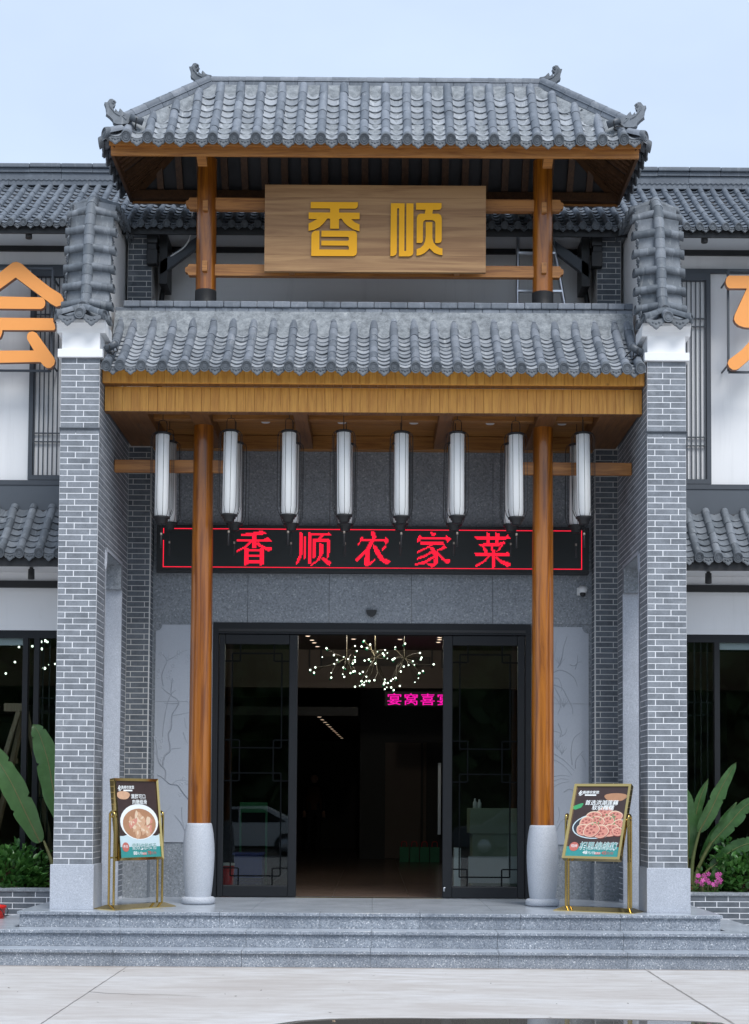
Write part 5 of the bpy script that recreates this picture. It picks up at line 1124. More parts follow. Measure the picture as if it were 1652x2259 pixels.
def stand(loc, yaw, tilt, lab, art, W=0.62, H=0.84, base_d=0.30):
    t = thing('poster_stand', lab, 'poster stand', loc, 'brass poster stands on the porch', local=True, rotz=yaw)
    hw = W/2; e = 0.028
    b = MB(); L_, D_ = hw+0.12, base_d/2
    b.add([(-L_, -D_, 0), (L_, -D_, 0), (L_, D_, 0), (-L_, D_, 0), (-L_, -D_, .008), (L_, -D_, .008), (L_, D_, .008), (-L_, D_, .008), (-L_+.075, -D_+.09, .045), (L_-.075, -D_+.09, .045), (L_-.075, D_-.09, .045), (-L_+.075, D_-.09, .045)],
          [(3, 2, 1, 0), (0, 1, 5, 4), (1, 2, 6, 5), (2, 3, 7, 6), (3, 0, 4, 7), (4, 5, 9, 8), (5, 6, 10, 9), (6, 7, 11, 10), (7, 4, 8, 11), (8, 9, 10, 11)])
    b.build('base', GOLD, t)
    zh = 0.985
    for s in (-1, 1):
        x = s*(hw+0.028); d = 0.036
        arc = [(x, d*math.cos(a), zh-0.036+d*math.sin(a)) for a in [math.pi*k/8 for k in range(9)]]
        MB().tube([(x, d, 0.03)]+arc+[(x, -d, 0.03)], 0.0125, 10).build('upright', GOLDD, t)
        MB().tube([(x, -d, 0.52), (x, d, 0.52)], 0.009, 8).build('spacer', GOLDD, t)
        MB().tube([(x+s*0.014, 0, zh-0.05), (s*(hw-0.004), 0, zh-0.05)], 0.012, 10).build('pivot', GOLD, t)
    T = Matrix.Translation((0, 0, zh-0.05)) @ Matrix.Rotation(-tilt, 4, 'X'); off = 0.03
    bd = bpy.data.objects.new('board', None); COL.objects.link(bd); bd.empty_display_size = .1; bd.parent = t; bd.matrix_basis = T; WL[bd.name] = Vector((0, 0, 0))
    z0, z1 = -H/2-off, H/2-off
    fr = MB(); dp = 0.034
    for pl in ([(-hw, z0), (hw, z0), (hw-e, z0+e), (-hw+e, z0+e)], [(hw, z0), (hw, z1), (hw-e, z1-e), (hw-e, z0+e)], [(hw, z1), (-hw, z1), (-hw+e, z1-e), (hw-e, z1-e)], [(-hw, z1), (-hw, z0), (-hw+e, z0+e), (-hw+e, z1-e)]):
        fr.prism(pl, lambda x, z: (x, -dp+(0.004 if (abs(x) < hw-.001 and z0+.001 < z < z1-.001) else 0), z), lambda x, z: (x, dp, z))
    fr.build('frame', GOLD, bd); MB().box(-hw+e, hw-e, dp-0.006, dp-0.001, z0+e, z1-e).build('back_panel', GOLDD, bd)
    art(bd, hw-e, z0+e, z1-e, -dp+0.016); return t
_ly = [0]
def flat(par, pts, mat, name, y, dy): 
    m = MB().add([(x, y-dy, z) for x, z in pts], [tuple(range(len(pts)))]); n = sum((pts[i][0]*pts[(i+1) % len(pts)][1]-pts[(i+1) % len(pts)][0]*pts[i][1]) for i in range(len(pts)))
    if n < 0: m.f = [tuple(reversed(f)) for f in m.f]
    return m.build(name, mat, par)
def ell(cx, cz, rx, rz, n=28, a0=0.0, wob=0.0):
    return [(cx+rx*math.cos(a)*(1+wob*math.sin(3*a+a0)), cz+rz*math.sin(a)*(1+wob*math.cos(2*a+a0))) for a in [2*math.pi*k/n for k in range(n)]]
def rot2(pts, a, c):
    return [(c[0]+(x-c[0])*math.cos(a)-(z-c[1])*math.sin(a), c[1]+(x-c[0])*math.sin(a)+(z-c[1])*math.cos(a)) for x, z in pts]
def logo(p, hw, z0, z1, y):
    S = hw*2; X = lambda u: -hw+u*S
    H = z1-z0; Z = lambda v: z1-v*H
    for k, (a, b) in enumerate((((.045, .105), (.105, .055)), ((.055, .125), (.13, .07)), ((.07, .135), (.15, .10)))):
        flat(p, [(X(a[0]), Z(a[1])), (X(a[0]+.03), Z(a[1]-.004)), (X(b[0]), Z(b[1])), (X(b[0]-.02), Z(b[1]))], P_WHITE, 'emblem', y, .0012)
    text('香顺农家菜', 0.036, Matrix.Translation((X(.29), y-.0012, Z(.098))) @ PT, P_WHITE, p, bold=.0006); flat(p, [(X(.18), Z(.112)), (X(.40), Z(.112)), (X(.40), Z(.132)), (X(.18), Z(.132))], P_WHITE, 'emblem', y, .0012)
def art_soup(p, hw, z0, z1, y):
    S = hw*2; H = z1-z0; X = lambda u: -hw+u*S
    Z = lambda v: z1-v*H
    MB().box(-hw, hw, y, y+0.003, z0, z1).build('poster', P_DARK, p); logo(p, hw, z0, z1, y)
    flat(p, [(X(0), Z(.86)), (X(1), Z(.86)), (X(1), Z(1)), (X(0), Z(1))], P_TEAL, 'print', y, .0004)
    flat(p, [(X(.0), Z(.68))]+[(X(.5-.5*math.cos(math.pi*k/10)), Z(.70+.02*math.sin(k))) for k in range(11)]+[(X(1), Z(.86)), (X(0), Z(.86))], P_BOWL, 'print', y, .0003)
    flat(p, ell(X(.17), Z(.185), .09, .045, wob=.05), P_MEAT, 'print', y, .0006)
    flat(p, ell(X(.52), Z(.535), .47*S, .235*H), P_WHITE, 'print', y, .0006); flat(p, ell(X(.52), Z(.56), .41*S, .20*H), P_SOUP, 'print', y, .0009)
    r2 = random.Random(3)
    for k in range(26):
        a, q = r2.uniform(0, 6.28), math.sqrt(r2.random())*0.8; c = (X(.52)+q*.37*S*math.cos(a), Z(.56)+q*.175*H*math.sin(a)); w_ = r2.uniform(.035, .06)
        flat(p, rot2(ell(c[0], c[1], w_, w_*r2.uniform(.45, .7), 14, k, .18), r2.uniform(0, 3), c), (P_MEAT, P_MEATL, P_MEAT, P_ROOT)[k % 4 if r2.random() < .9 else 3], 'print', y, .0012+.00012*k)
        flat(p, rot2(ell(c[0]+.008, c[1]+.006, w_*.45, w_*.2, 10, k, .2), r2.uniform(0, 3), c), P_MEATL, 'print', y, .00126+.00012*k)
    text('清甜可口', .052, Matrix.Translation((X(.53), y-.006, Z(.225))) @ PT, P_WHITE, p, bold=.0007); text('肉嫩细滑', .052, Matrix.Translation((X(.55), y-.006, Z(.298))) @ PT, P_WHITE, p, bold=.0007)
    flat(p, ell(X(.14), Z(.862), .047, .048), P_RED, 'print', y, .003); text('养生', .034, Matrix.Translation((X(.14), y-.0035, Z(.87))) @ PT, P_WHITE, p)
    text('雪梨炖鹧鸪汤', .072, Matrix.Translation((X(.595), y-.004, Z(.892))) @ PT, P_WHITE, p, bold=.0024, sx=.8); text('雪梨炖鹧鸪汤', .072, Matrix.Translation((X(.595), y-.0046, Z(.892))) @ PT, P_TEAL, p, sx=.8)
    text('88', .05, Matrix.Translation((X(.36), y-.004, Z(.965))) @ PT, P_WHITE, p, bold=.0008); text('元/份', .034, Matrix.Translation((X(.47), y-.004, Z(.962))) @ PT, P_WHITE, p)
    flat(p, [(X(.54), Z(.938)), (X(.64), Z(.938)), (X(.64), Z(.968)), (X(.54), Z(.968))], P_RED, 'print', y, .003); text('会员价', .022, Matrix.Translation((X(.59), y-.0036, Z(.962))) @ PT, P_WHITE, p)
    text('78', .05, Matrix.Translation((X(.71), y-.004, Z(.965))) @ PT, P_RED, p, bold=.0008); text('元/份', .034, Matrix.Translation((X(.82), y-.004, Z(.962))) @ PT, P_RED, p)
def art_root(p, hw, z0, z1, y):
    S = hw*2; H = z1-z0; X = lambda u: -hw+u*S
    Z = lambda v: z1-v*H
    MB().box(-hw, hw, y, y+0.003, z0, z1).build('poster', P_DARK, p); logo(p, hw, z0, z1, y)
    flat(p, [(X(0), Z(.86)), (X(1), Z(.86)), (X(1), Z(1)), (X(0), Z(1))], P_TEAL, 'print', y, .0004)
    flat(p, ell(X(.22), Z(.12)+0, .0, .0) if False else ell(X(.78), Z(.15), .12, .05, wob=.1), P_SOUP, 'print', y, .0004)
    flat(p, rot2(ell(X(.08), Z(.29), .06, .03, wob=.2), .4, (X(.08), Z(.29))), P_GRN, 'print', y, .0006)
    c = (X(.53), Z(.56)); flat(p, rot2(ell(c[0], c[1], .50*S*.98, .185*H), .10, c), P_BOWL, 'print', y, .0006); flat(p, rot2(ell(c[0]+.004, c[1], .485*S*.98, .172*H), .10, c), P_PAN, 'print', y, .0008)
    r2 = random.Random(5)
    for k, (u, v, w_) in enumerate(((.62, .37, .085), (.42, .44, .09), (.82, .43, .085), (.30, .52, .085), (.70, .50, .08), (.90, .54, .07), (.52, .50, .075), (.27, .62, .085), (.78, .62, .09), (.60, .64, .09), (.42, .62, .095), (.92, .64, .06))):
        cc = (X(u), Z(v)); an = r2.uniform(-.5, .5); flat(p, rot2(ell(cc[0]+.004, cc[1]-.006, w_*.99, w_*.82, 20, k, .07), an, cc), P_ROOTD, 'print', y, .00105+.0003*k); flat(p, rot2(ell(cc[0], cc[1], w_*.95, w_*.78, 20, k, .07), an, cc), P_MEATL, 'print', y, .0011+.0003*k); flat(p, rot2(ell(cc[0], cc[1]-.003, w_*.88, w_*.70, 20, k, .07), an, cc), P_ROOT, 'print', y, .00116+.0003*k)
        for q in range(7):
            h = (cc[0]+w_*.5*math.cos(q*.9), cc[1]+w_*.42*math.sin(q*.9)) if q else cc; flat(p, ell(h[0], h[1], w_*.15, w_*.12, 10), P_ROOTD, 'print', y, .00122+.0003*k)
    for k in range(26): q = (X(r2.uniform(.4, .85)), Z(r2.uniform(.4, .55))); flat(p, rot2(ell(q[0], q[1], .010, .005, 8), r2.uniform(0, 3), q), P_GRN if k % 2 else P_SOUP, 'print', y, .0055+.00002*k)
    text('首选洪湖莲藕', .06, Matrix.Translation((X(.53), y-.006, Z(.262))) @ PT, P_WHITE, p, bold=.0008, shear=.1); text('软软糯糯', .06, Matrix.Translation((X(.57), y-.0062, Z(.335))) @ PT, P_WHITE, p, bold=.0008, shear=.1)
    flat(p, ell(X(.14), Z(.862), .05, .05), P_RED, 'print', y, .003); text('招牌', .036, Matrix.Translation((X(.14), y-.0035, Z(.87))) @ PT, P_WHITE, p)
    text('相思绵绵藕', .092, Matrix.Translation((X(.60), y-.004, Z(.893))) @ PT, P_WHITE, p, bold=.003, shear=.1, sx=.88); text('相思绵绵藕', .092, Matrix.Translation((X(.60), y-.0046, Z(.893))) @ PT, P_TEAL, p, shear=.1, sx=.88)
    text('48', .052, Matrix.Translation((X(.37), y-.004, Z(.965))) @ PT, P_WHITE, p, bold=.0008); text('元/份', .036, Matrix.Translation((X(.49), y-.004, Z(.962))) @ PT, P_WHITE, p)
    flat(p, [(X(.56), Z(.935)), (X(.66), Z(.935)), (X(.66), Z(.968)), (X(.56), Z(.968))], P_RED, 'print', y, .003); text('会员价', .024, Matrix.Translation((X(.61), y-.0036, Z(.962))) @ PT, P_WHITE, p)
    text('45', .052, Matrix.Translation((X(.73), y-.004, Z(.965))) @ PT, P_RED, p, bold=.0008); text('元/份', .036, Matrix.Translation((X(.84), y-.004, Z(.962))) @ PT, P_RED, p)
stand((-2.405, 1.19, FZ), R(52), R(7), 'brass framed poster stand turned to the right showing a white bowl of chicken soup', art_soup)
stand((2.325, 1.09, FZ), R(-29), R(25), 'brass framed poster stand leaning back showing pink lotus root slices in a black pan', art_root)

# ================================================================ CHANDELIER, NEON and things inside the hall
ch = thing('chandelier', 'branching chandelier of small lit globe bulbs seen through the open doorway', 'chandelier', (-0.05, 6.5, 4.09))
CB = [(349,312),(663,285),(762,226),(829,267),(797,306),(735,290),(683,340),(432,388),(539,405),(588,429),(467,440),(435,482),(304,409),(664,405),(661,440),(663,460),(640,477),(770,444),(815,432),(837,455),(890,436),(890,477),(909,345),(994,327),(1019,359),(970,366),(983,386),(1019,419),(1106,295),(1105,315),(1214,255),(1098,418),(1077,432),(1377,357),(1395,408),(1387,427),(1300,448),(1253,492),(1317,487),(1529,481),(172,552),(228,523),(214,581),(403,582),(404,634),(547,625),(530,597),(615,583),(660,562),(751,569),(716,588),(1168,563),(1410,555),(1417,578),(1372,579),(1362,635),(1323,679),(666,732),(716,722),(742,705),(736,672),(766,684),(765,712),(788,669),(823,668),(878,660),(993,652),(991,686),(983,703),(1024,690),(1014,738),(993,758),(1061,665),(1082,646),(1111,634),(1063,739),(1091,767),(1158,722),(537,523),(790,622),(643,567),(1200,507)]
hub = Vector((-0.02, 6.5, 3.55))
pl = bpy.data.lights.new('chandelier_light', 'POINT'); pl.energy = 40; pl.shadow_soft_size = 0.08; pl.color = (1.0, 0.93, 0.8)
po_ = bpy.data.objects.new('chandelier_light', pl); COL.objects.link(po_); po_.location = (-0.02, 6.5, 3.95)
for x in (-0.36, 0.04, 0.44): MB().tube([(x, 6.5, 4.095), (x, 6.5, 3.5)], 0.009, 6).build('rod', BRASSI, ch)
MB().bbox(-0.45, 0.52, 6.42, 6.58, 4.06, 4.095, .01).build('canopy_plate', BRASSI, ch)
bl = MB().ball((0, 0, 0), 0.0120, 10).mesh('bulb', BULB)[0]; gg = MB().ball((0, 0, 0), 0.017, 8).mesh('glass_cup', GREENG)[0]
for i, (x, y) in enumerate(CB):
    k = 1+rnd.uniform(-.45, .45)/21.5; D = 21.5*k
    p = Vector((0.033+(-1.069+0.001249*x-0.033)*k, -15+D, 1.57+(4.07-0.00125*y-1.57)*k)); r_ = rnd.choice((1.0, 1.0, 0.8, 0.6))
    d = (p-hub); d.normalize(); o = put('bulb', bl, ch, p, Matrix.Diagonal((r_,)*3)); 
    if i % 2 == 0: put('glass_cup', gg, o, p+Vector((rnd.uniform(-.02, .02), -0.0+rnd.uniform(0, .02), -.026*r_)))
    st = min([hub+Vector((x0, 0, 0)) for x0 in (-.34, .06, .46)], key=lambda q: (q-p).length); m_ = st.lerp(p, .5)+Vector((rnd.uniform(-.05, .05), rnd.uniform(-.05, .05), rnd.uniform(-.05, .05)))
    MB().tube([st, m_, p], 0.0035, 4).build('branch', BRASSI, ch)
c2 = thing('chandelier', 'second bulb chandelier glimpsed through the left window', 'chandelier', (-4.9, 6.5, 4.09))
MB().tube([(-4.7, 6.5, 4.09), (-4.7, 6.5, 3.5)], 0.01, 6).build('rod', BRASSI, c2)
for x, y in ((68,320),(123,333),(157,362),(165,412),(97,438),(35,518),(216,327),(275,295),(305,288),(320,296),(283,345),(333,455),(377,449),(392,458),(290,478),(305,480)):
    X = (x/1.738/1.8136-823)*21.6/3465+0.03; Z = 1.57+(1766-(2400+y/1.738)/1.8136)*21.6/3465
    p = Vector((X, 6.5, Z)); o = put('bulb', bl, c2, p, Matrix.Diagonal((rnd.choice((1.2, 1.5, .6)),)*3)); MB().tube([(-4.7, 6.5, 3.45), p], 0.003, 4).build('branch', BRASSI, c2)
ne = thing('neon_sign', 'glowing pink neon lettering hanging at the back of the dark hall', 'neon sign', (1.0, 10.85, 3.25))
for i, c in enumerate('宴窝喜宴'): text(c, 0.205, Matrix.Translation((0.36+i*0.274, 10.86, 3.195)) @ PT, NEON, ne, 'character', bold=.0012, sx=1.25)
MB().box(0.2, 1.42, 10.875, 10.885, 3.16, 3.40).build('backing', INTD, ne)
for x in (0.3, 1.3): MB().tube([(x, 10.88, 3.40), (x, 10.88, 3.47)], 0.006, 5).build('hanger', INTD, ne)
t = thing('reception_counter', 'pale green reception counter behind the right door leaf', 'counter', (1.7, 6.4, FZ))
MB().bbox(1.32, 2.6, 6.1, 6.8, 1.16, 1.50, .01).build('top_band', PALEG, t); MB().box(1.36, 2.6, 6.14, 6.76, FZ-.01, 1.16).build('body', PALEG, t); MB().bbox(1.30, 2.0, 6.06, 6.095, 0.5, 0.86, .005).build('panel', PLW, t)
for i, (x, h) in enumerate(((1.40, .13), (1.46, .12))):
    MB().lathe([(0.0, 0), (0.028, 0), (0.028, h*.6), (0.012, h*.8), (0.012, h), (0, h)], (x, 6.3, 1.50), 12).build('bottle', PLW); o = bpy.data.objects[-1] if False else None
for o, lb in zip([o for o in bpy.data.objects if o.name.startswith('bottle') and o.parent is None], ('left pale bottle standing on the green counter', 'right pale bottle standing on the green counter')): tag(o, lb, 'bottle', 'bottles on the counter')
t = tag(MB().bbox(1.02, 1.10, 4.3, 4.5, FZ-.01, 1.02, .01).build('white_box', PLW), 'narrow white box standing just behind the right door leaf', 'box')
t = thing('storage_bin', 'blue plastic storage bin on the floor behind the left door leaf', 'bin', (-1.78, 8.0, FZ)); MB().bbox(-1.99, -1.58, 7.8, 8.2, FZ-.01, 0.80, .015).build('body', BLUEP, t); MB().bbox(-2.01, -1.56, 7.78, 8.22, 0.80, 0.83, .008).build('lid', BLUEP, t)
t = thing('waste_bin', 'red plastic bin with pale lid on the floor behind the left door leaf', 'bin', (-1.92, 6.0, FZ)); MB().lathe([(0.08, FZ-.01), (0.10, 0.72), (0.0, 0.72)], (-1.92, 6.0, 0), 20).build('body', REDP, t); MB().lathe([(0.105, 0.72), (0.105, 0.75), (0.0, 0.76)], (-1.92, 6.0, 0), 20).build('lid', PLW, t)
t = tag(MB().bbox(-2.05, -1.62, 9.4, 9.45, 1.40, 1.56, .01).bbox(-2.05, -2.02, 9.4, 9.45, FZ-.01, 1.40, .005).bbox(-1.65, -1.62, 9.4, 9.45, FZ-.01, 1.40, .005).build('banner', GREENP), 'green banner on a frame in the dim hall behind the left door', 'banner')
for i in range(4):
    t = thing('gift_bag', ['left most', 'second from left', 'third from left', 'right most'][i]+' green gift bag with red handles on the hall floor', 'bag', (0.60+i*0.19, 14.4, FZ), 'gift bags in the hall')
    x = 0.60+i*0.19; MB().bbox(x-.085, x+.085, 14.3, 14.45, FZ-.01, FZ+.27, .005).build('body', GREENP, t); MB().tube(smooth([(x-.05, 14.37, FZ+.27), (x-.04, 14.37, FZ+.36), (x+.04, 14.37, FZ+.36), (x+.05, 14.37, FZ+.27)], 3), .006, 5).build('handle', REDP, t)
t = tag(MB().bbox(1.28, 1.34, 15.7, 15.75, 0.95, 2.35, .004).build('mirror_strip', ALU), 'narrow bright mirror strip on the dark back wall of the hall', 'mirror')
# dim figure standing deep in the hall
def skin_body(name, verts, edges, radii, mat, par, lv=2, root=0):
    me = bpy.data.meshes.new(name); me.from_pydata(verts, edges, []); me.materials.append(mat); o = put(name, me, par, (0, 0, 0)); o.location = Vector((0, 0, 0))
    md = o.modifiers.new('skin', 'SKIN'); sv = me.skin_vertices[0].data if me.skin_vertices else None
    if sv is None:
        bm = bmesh.new(); bm.from_mesh(me); bm.verts.layers.skin.verify(); bm.to_mesh(me); bm.free(); sv = me.skin_vertices[0].data
    for i, r_ in enumerate(radii): sv[i].radius = (r_, r_*0.85); sv[i].use_root = (i == root)
    s_ = o.modifiers.new('sub', 'SUBSURF'); s_.levels = s_.render_levels = lv; md.use_smooth_shade = True; return o
pe = thing('person', 'person in brown top and dark trousers standing in the dim depth of the hall', 'person', (-1.32, 20.6, FZ-.012), local=True)
pv_ = [(0, 0, .95), (0, 0, 1.12), (0, 0, 1.36), (0, 0, 1.47), (0, -.01, 1.56), (.19, 0, 1.40), (.24, .01, 1.13), (.22, -.10, .90), (-.19, 0, 1.40), (-.24, .01, 1.13), (-.22, -.08, .90), (.095, 0, .88), (.10, -.01, .50), (.10, .02, .09), (.10, -.10, .04), (-.095, 0, .88), (-.11, -.01, .50), (-.11, .02, .09), (-.11, -.10, .04)]
pe_ = [(0, 1), (1, 2), (2, 3), (3, 4), (2, 5), (5, 6), (6, 7), (2, 8), (8, 9), (9, 10), (0, 11), (11, 12), (12, 13), (13, 14), (0, 15), (15, 16), (16, 17), (17, 18)]
pr_ = [.15, .14, .15, .06, .055, .065, .047, .035, .065, .047, .035, .10, .065, .05, .04, .10, .065, .05, .04]
skin_body('body', pv_, pe_, pr_, TROUS, pe)
MB().lathe([(0.155, .93), (0.158, 1.1), (0.175, 1.3), (0.16, 1.42), (0.07, 1.47)], n=20).xf(Matrix.Diagonal((1.12, .72, 1, 1))).build('shirt', SHIRT, pe)
MB().ball((0, -.01, 1.64), .088, 16, sz=1.25).build('head', SKIN, pe); MB().ball((0, .015, 1.67), .093, 14, sz=1.1).build('hair', HAIR, pe)
for s in (-1, 1):
    m = MB().ball((s*.22, -.10, .87), .035, 8, sz=1.4)
    for k in range(4): m.tube([(s*.22+(k-1.5)*.016, -.11, .84), (s*.22+(k-1.5)*.018, -.125, .80), (s*.22+(k-1.5)*.018, -.12, .765-.008*abs(k-1.5))], [.008, .0075, .006], 6)
    m.tube([(s*.22-s*.025, -.12, .87), (s*.22-s*.045, -.14, .835)], [.009, .007], 6); m.build('hand', SKIN, pe)
# timber trestle inside the left window
tr = thing('timber_trestle', 'raw timber trestle leaning inside the left window', 'trestle', (-4.25, 3.45, FZ))
MB().bbox(-4.27, -4.02, 3.20, 3.29, 2.60, 2.695, .004).build('cross_beam', TIMBER, tr)
bar('leg', (-4.72, 3.20, FZ), (-4.10, 3.22, 2.60), .06, .05, TIMBER, tr); bar('leg', (-4.56, 3.50, FZ), (-4.06, 3.32, 2.60), .06, .05, TIMBER, tr); bar('leg', (-3.66, 3.50, FZ), (-4.03, 3.32, 2.60), .05, .05, TIMBER, tr)
MB().bbox(-4.24, -4.15, 3.40, 3.46, 2.0, 2.06, .003).build('block', TIMBER, tr)

# ================================================================ PLANTERS AND PLANTS
for s in (-1, 1):
    pw = thing('planter_wall', ('left' if s < 0 else 'right')+' low dark brick planter wall with granite coping beside the gate wall', 'planter', (s*4.2, 2.2, 0), 'brick planters beside the gate')
    MB().box(s*3.215, s*5.6, 2.2025, 2.34, 0.0, 0.575).build('wall_core', MORTAR, pw)
    MB().bbox(s*3.212, s*5.62, 2.185, 2.36, 0.577, 0.612, .005).build('coping', GRAN_D, pw); MB().box(s*3.215, s*5.6, 2.341, 3.05, 0.0, 0.53).build('soil', SOIL, pw)
    it = []
    for c in range(9):
        for u, L in running(3.217, 5.6, 0.248, 0.0085, 0.124*(c % 2)+0.06): it.append((Vector((s*u, 2.212, 0.5445-c*0.0622)), L))
    brick_field(pw, it, (1, 0, 0), (0, -1, 0), 0.012, BRICKD, 0.0535, 300)
def leaf_mesh(path, wmax, fold=0.25, tears=(), n=18, seed=0, droop=0.0):
    """big banana-like blade: PATH midrib points (3D); side vector from the camera-facing plane"""
    r2 = random.Random(seed); P = smooth(path, 14); n = len(P); m = MB(); L_, Rr_ = [], []
    for i, p in enumerate(P):
        t = i/(n-1); d = (P[min(i+1, n-1)]-P[max(i-1, 0)]).normalized(); side = d.cross(Vector((0.15, -1, 0.1))).normalized(); up = side.cross(d)
        wd = wmax*0.86*(max(0.0, math.sin(math.pi*min(0.995, 0.02+t**0.82)))**0.62)*(1+0.04*math.sin(t*31+seed)); rip = 0.0045*(-1)**i+0.012*math.sin(t*19+seed)
        a = wd*(1-(0.25 if any(abs(t-q) < .009 for q in tears) else 0)); b = wd*(1-(0.2 if any(abs(t-q+.05) < .009 for q in tears) else 0))
        L_.append(p+side*a+up*(fold*a+rip)); Rr_.append(p-side*b+up*(fold*b-rip))
    m.add(L_+P+Rr_, [(i, i+1, n+i+1, n+i) for i in range(n-1)]+[(n+i, n+i+1, 2*n+i+1, 2*n+i) for i in range(n-1)], 0, True)
    m.tube(P, [0.011*(1-0.8*i/(n-1)) for i in range(n)], 5, 1); return m
def banana(name_lab, base, leaves, stems, s):
    t = thing('banana_plant', name_lab, 'plant', base)
    for i, (path, wd, tears) in enumerate(leaves): leaf_mesh(path, wd, 0.28, tears, seed=i).build('leaf', [LEAFB, STEMB], t)
    for path, r0, r1 in stems:
        P = smooth(path, 4); MB().tube(P, [r0+(r1-r0)*i/(len(P)-1) for i in range(len(P))], 8).build('stem', STEMB, t)
    return t
by = 2.62
tL = banana('tall broad leaved plant with two upright torn leaves beside the left gate wall', (-3.56, by, .53),
  [([(-3.70, by, 1.10), (-3.85, by-.05, 1.42), (-4.02, by-.1, 1.78), (-4.22, by-.12, 2.10), (-4.32, by-.12, 2.20)], 0.155, (.35, .62, .86)), ([(-3.46, by+.05, 1.32), (-3.55, by, 1.65), (-3.62, by-.02, 2.0), (-3.72, by-.02, 2.30), (-3.80, by-.02, 2.42)], 0.155, (.55, .8, .93))],
  [([(-3.54, by, .53), (-3.56, by, .85), (-3.66, by, 1.12)], .035, .012), ([(-3.52, by, .53), (-3.45, by, .95), (-3.46, by+.05, 1.34)], .035, .012), ([(-3.50, by, .53), (-3.42, by+.05, .9), (-3.40, by+.05, 1.15)], .03, .01)], -1)
MB().tube([(-3.54, by-.02, .5), (-3.53, by-.02, .75), (-3.50, by, 1.0)], [.06, .05, .02], 8).build('sheath', STEMR, tL)
R_ = [([(3.60, by+.15, 1.1), (3.64, by+.12, 1.35), (3.70, by+.1, 1.62), (3.80, by+.1, 1.86)], .075, ()), ([(3.72, by+.15, .95), (3.84, by+.12, 1.18), (4.0, by+.1, 1.42), (4.12, by+.1, 1.6)], .07, (.6,)), ([(3.42, by, 1.18), (3.37, by-.03, 1.40), (3.34, by-.04, 1.62), (3.36, by-.04, 1.80)], .10, ()), ([(3.56, by+.1, .95), (3.57, by+.05, 1.25), (3.52, by, 1.55), (3.42, by, 1.80), (3.38, by, 1.84)], .115, ()),
      ([(3.66, by-.05, 1.26), (3.78, by-.1, 1.50), (3.92, by-.12, 1.80), (4.06, by-.14, 2.04)], .095, (.5,)), ([(3.80, by-.05, 1.14), (3.98, by-.1, 1.35), (4.16, by-.12, 1.55), (4.36, by-.14, 1.68)], .105, (.35, .6)),
      ([(3.78, by-.1, .86), (3.98, by-.14, 1.04), (4.18, by-.18, 1.14), (4.38, by-.2, 1.14)], .105, (.45, .7)), ([(3.70, by-.1, .60), (3.80, by-.15, .75), (3.92, by-.18, .92)], .085, ()), ([(3.40, by-.2, .55), (3.44, by-.22, .70), (3.52, by-.22, .84)], .05, ()), ([(3.40, by-.22, .50), (3.47, by-.25, .58), (3.56, by-.25, .62)], .035, ())]
tR = banana('dense clump of broad leaved plant with fanned upright leaves beside the right gate wall', (3.55, by, .53), R_,
  [([(3.55, by, .53), (3.50, by, .85), (3.42, by, 1.20)], .03, .012), ([(3.56, by+.05, .53), (3.56, by+.08, .98)], .03, .013), ([(3.57, by, .53), (3.60, by, .95), (3.67, by-.05, 1.28)], .032, .012), ([(3.59, by, .53), (3.66, by, .85), (3.81, by-.05, 1.16)], .032, .012), ([(3.60, by-.03, .53), (3.66, by-.06, .72), (3.79, by-.1, .88)], .03, .011), ([(3.50, by-.03, .53), (3.47, by-.02, .8), (3.40, by, 1.0)], .028, .012), ([(3.60, by, .53), (3.66, by-.05, .62)], .02, .01)], 1)
MB().tube([(3.52, by-.05, .5), (3.53, by-.05, .68), (3.52, by-.03, .85)], [.06, .05, .025], 8).build('sheath', STEMR, tR)
def small_leaf(L, wd):
    m = MB(); m.add([(0, 0, 0), (wd*.55, L*.35, .012), (wd*.5, L*.65, .01), (0, L, -.01), (-wd*.5, L*.65, .01), (-wd*.55, L*.35, .012), (0, L*.35, -.006), (0, L*.65, -.006)], [(0, 1, 6), (0, 6, 5), (1, 2, 7, 6), (6, 7, 4, 5), (2, 3, 7), (7, 3, 4)], 0, True); return m
SLM = [small_leaf(l, w_).mesh('leaf', LEAFS)[0] for l, w_ in ((.090, .046), (.105, .050), (.075, .040))]
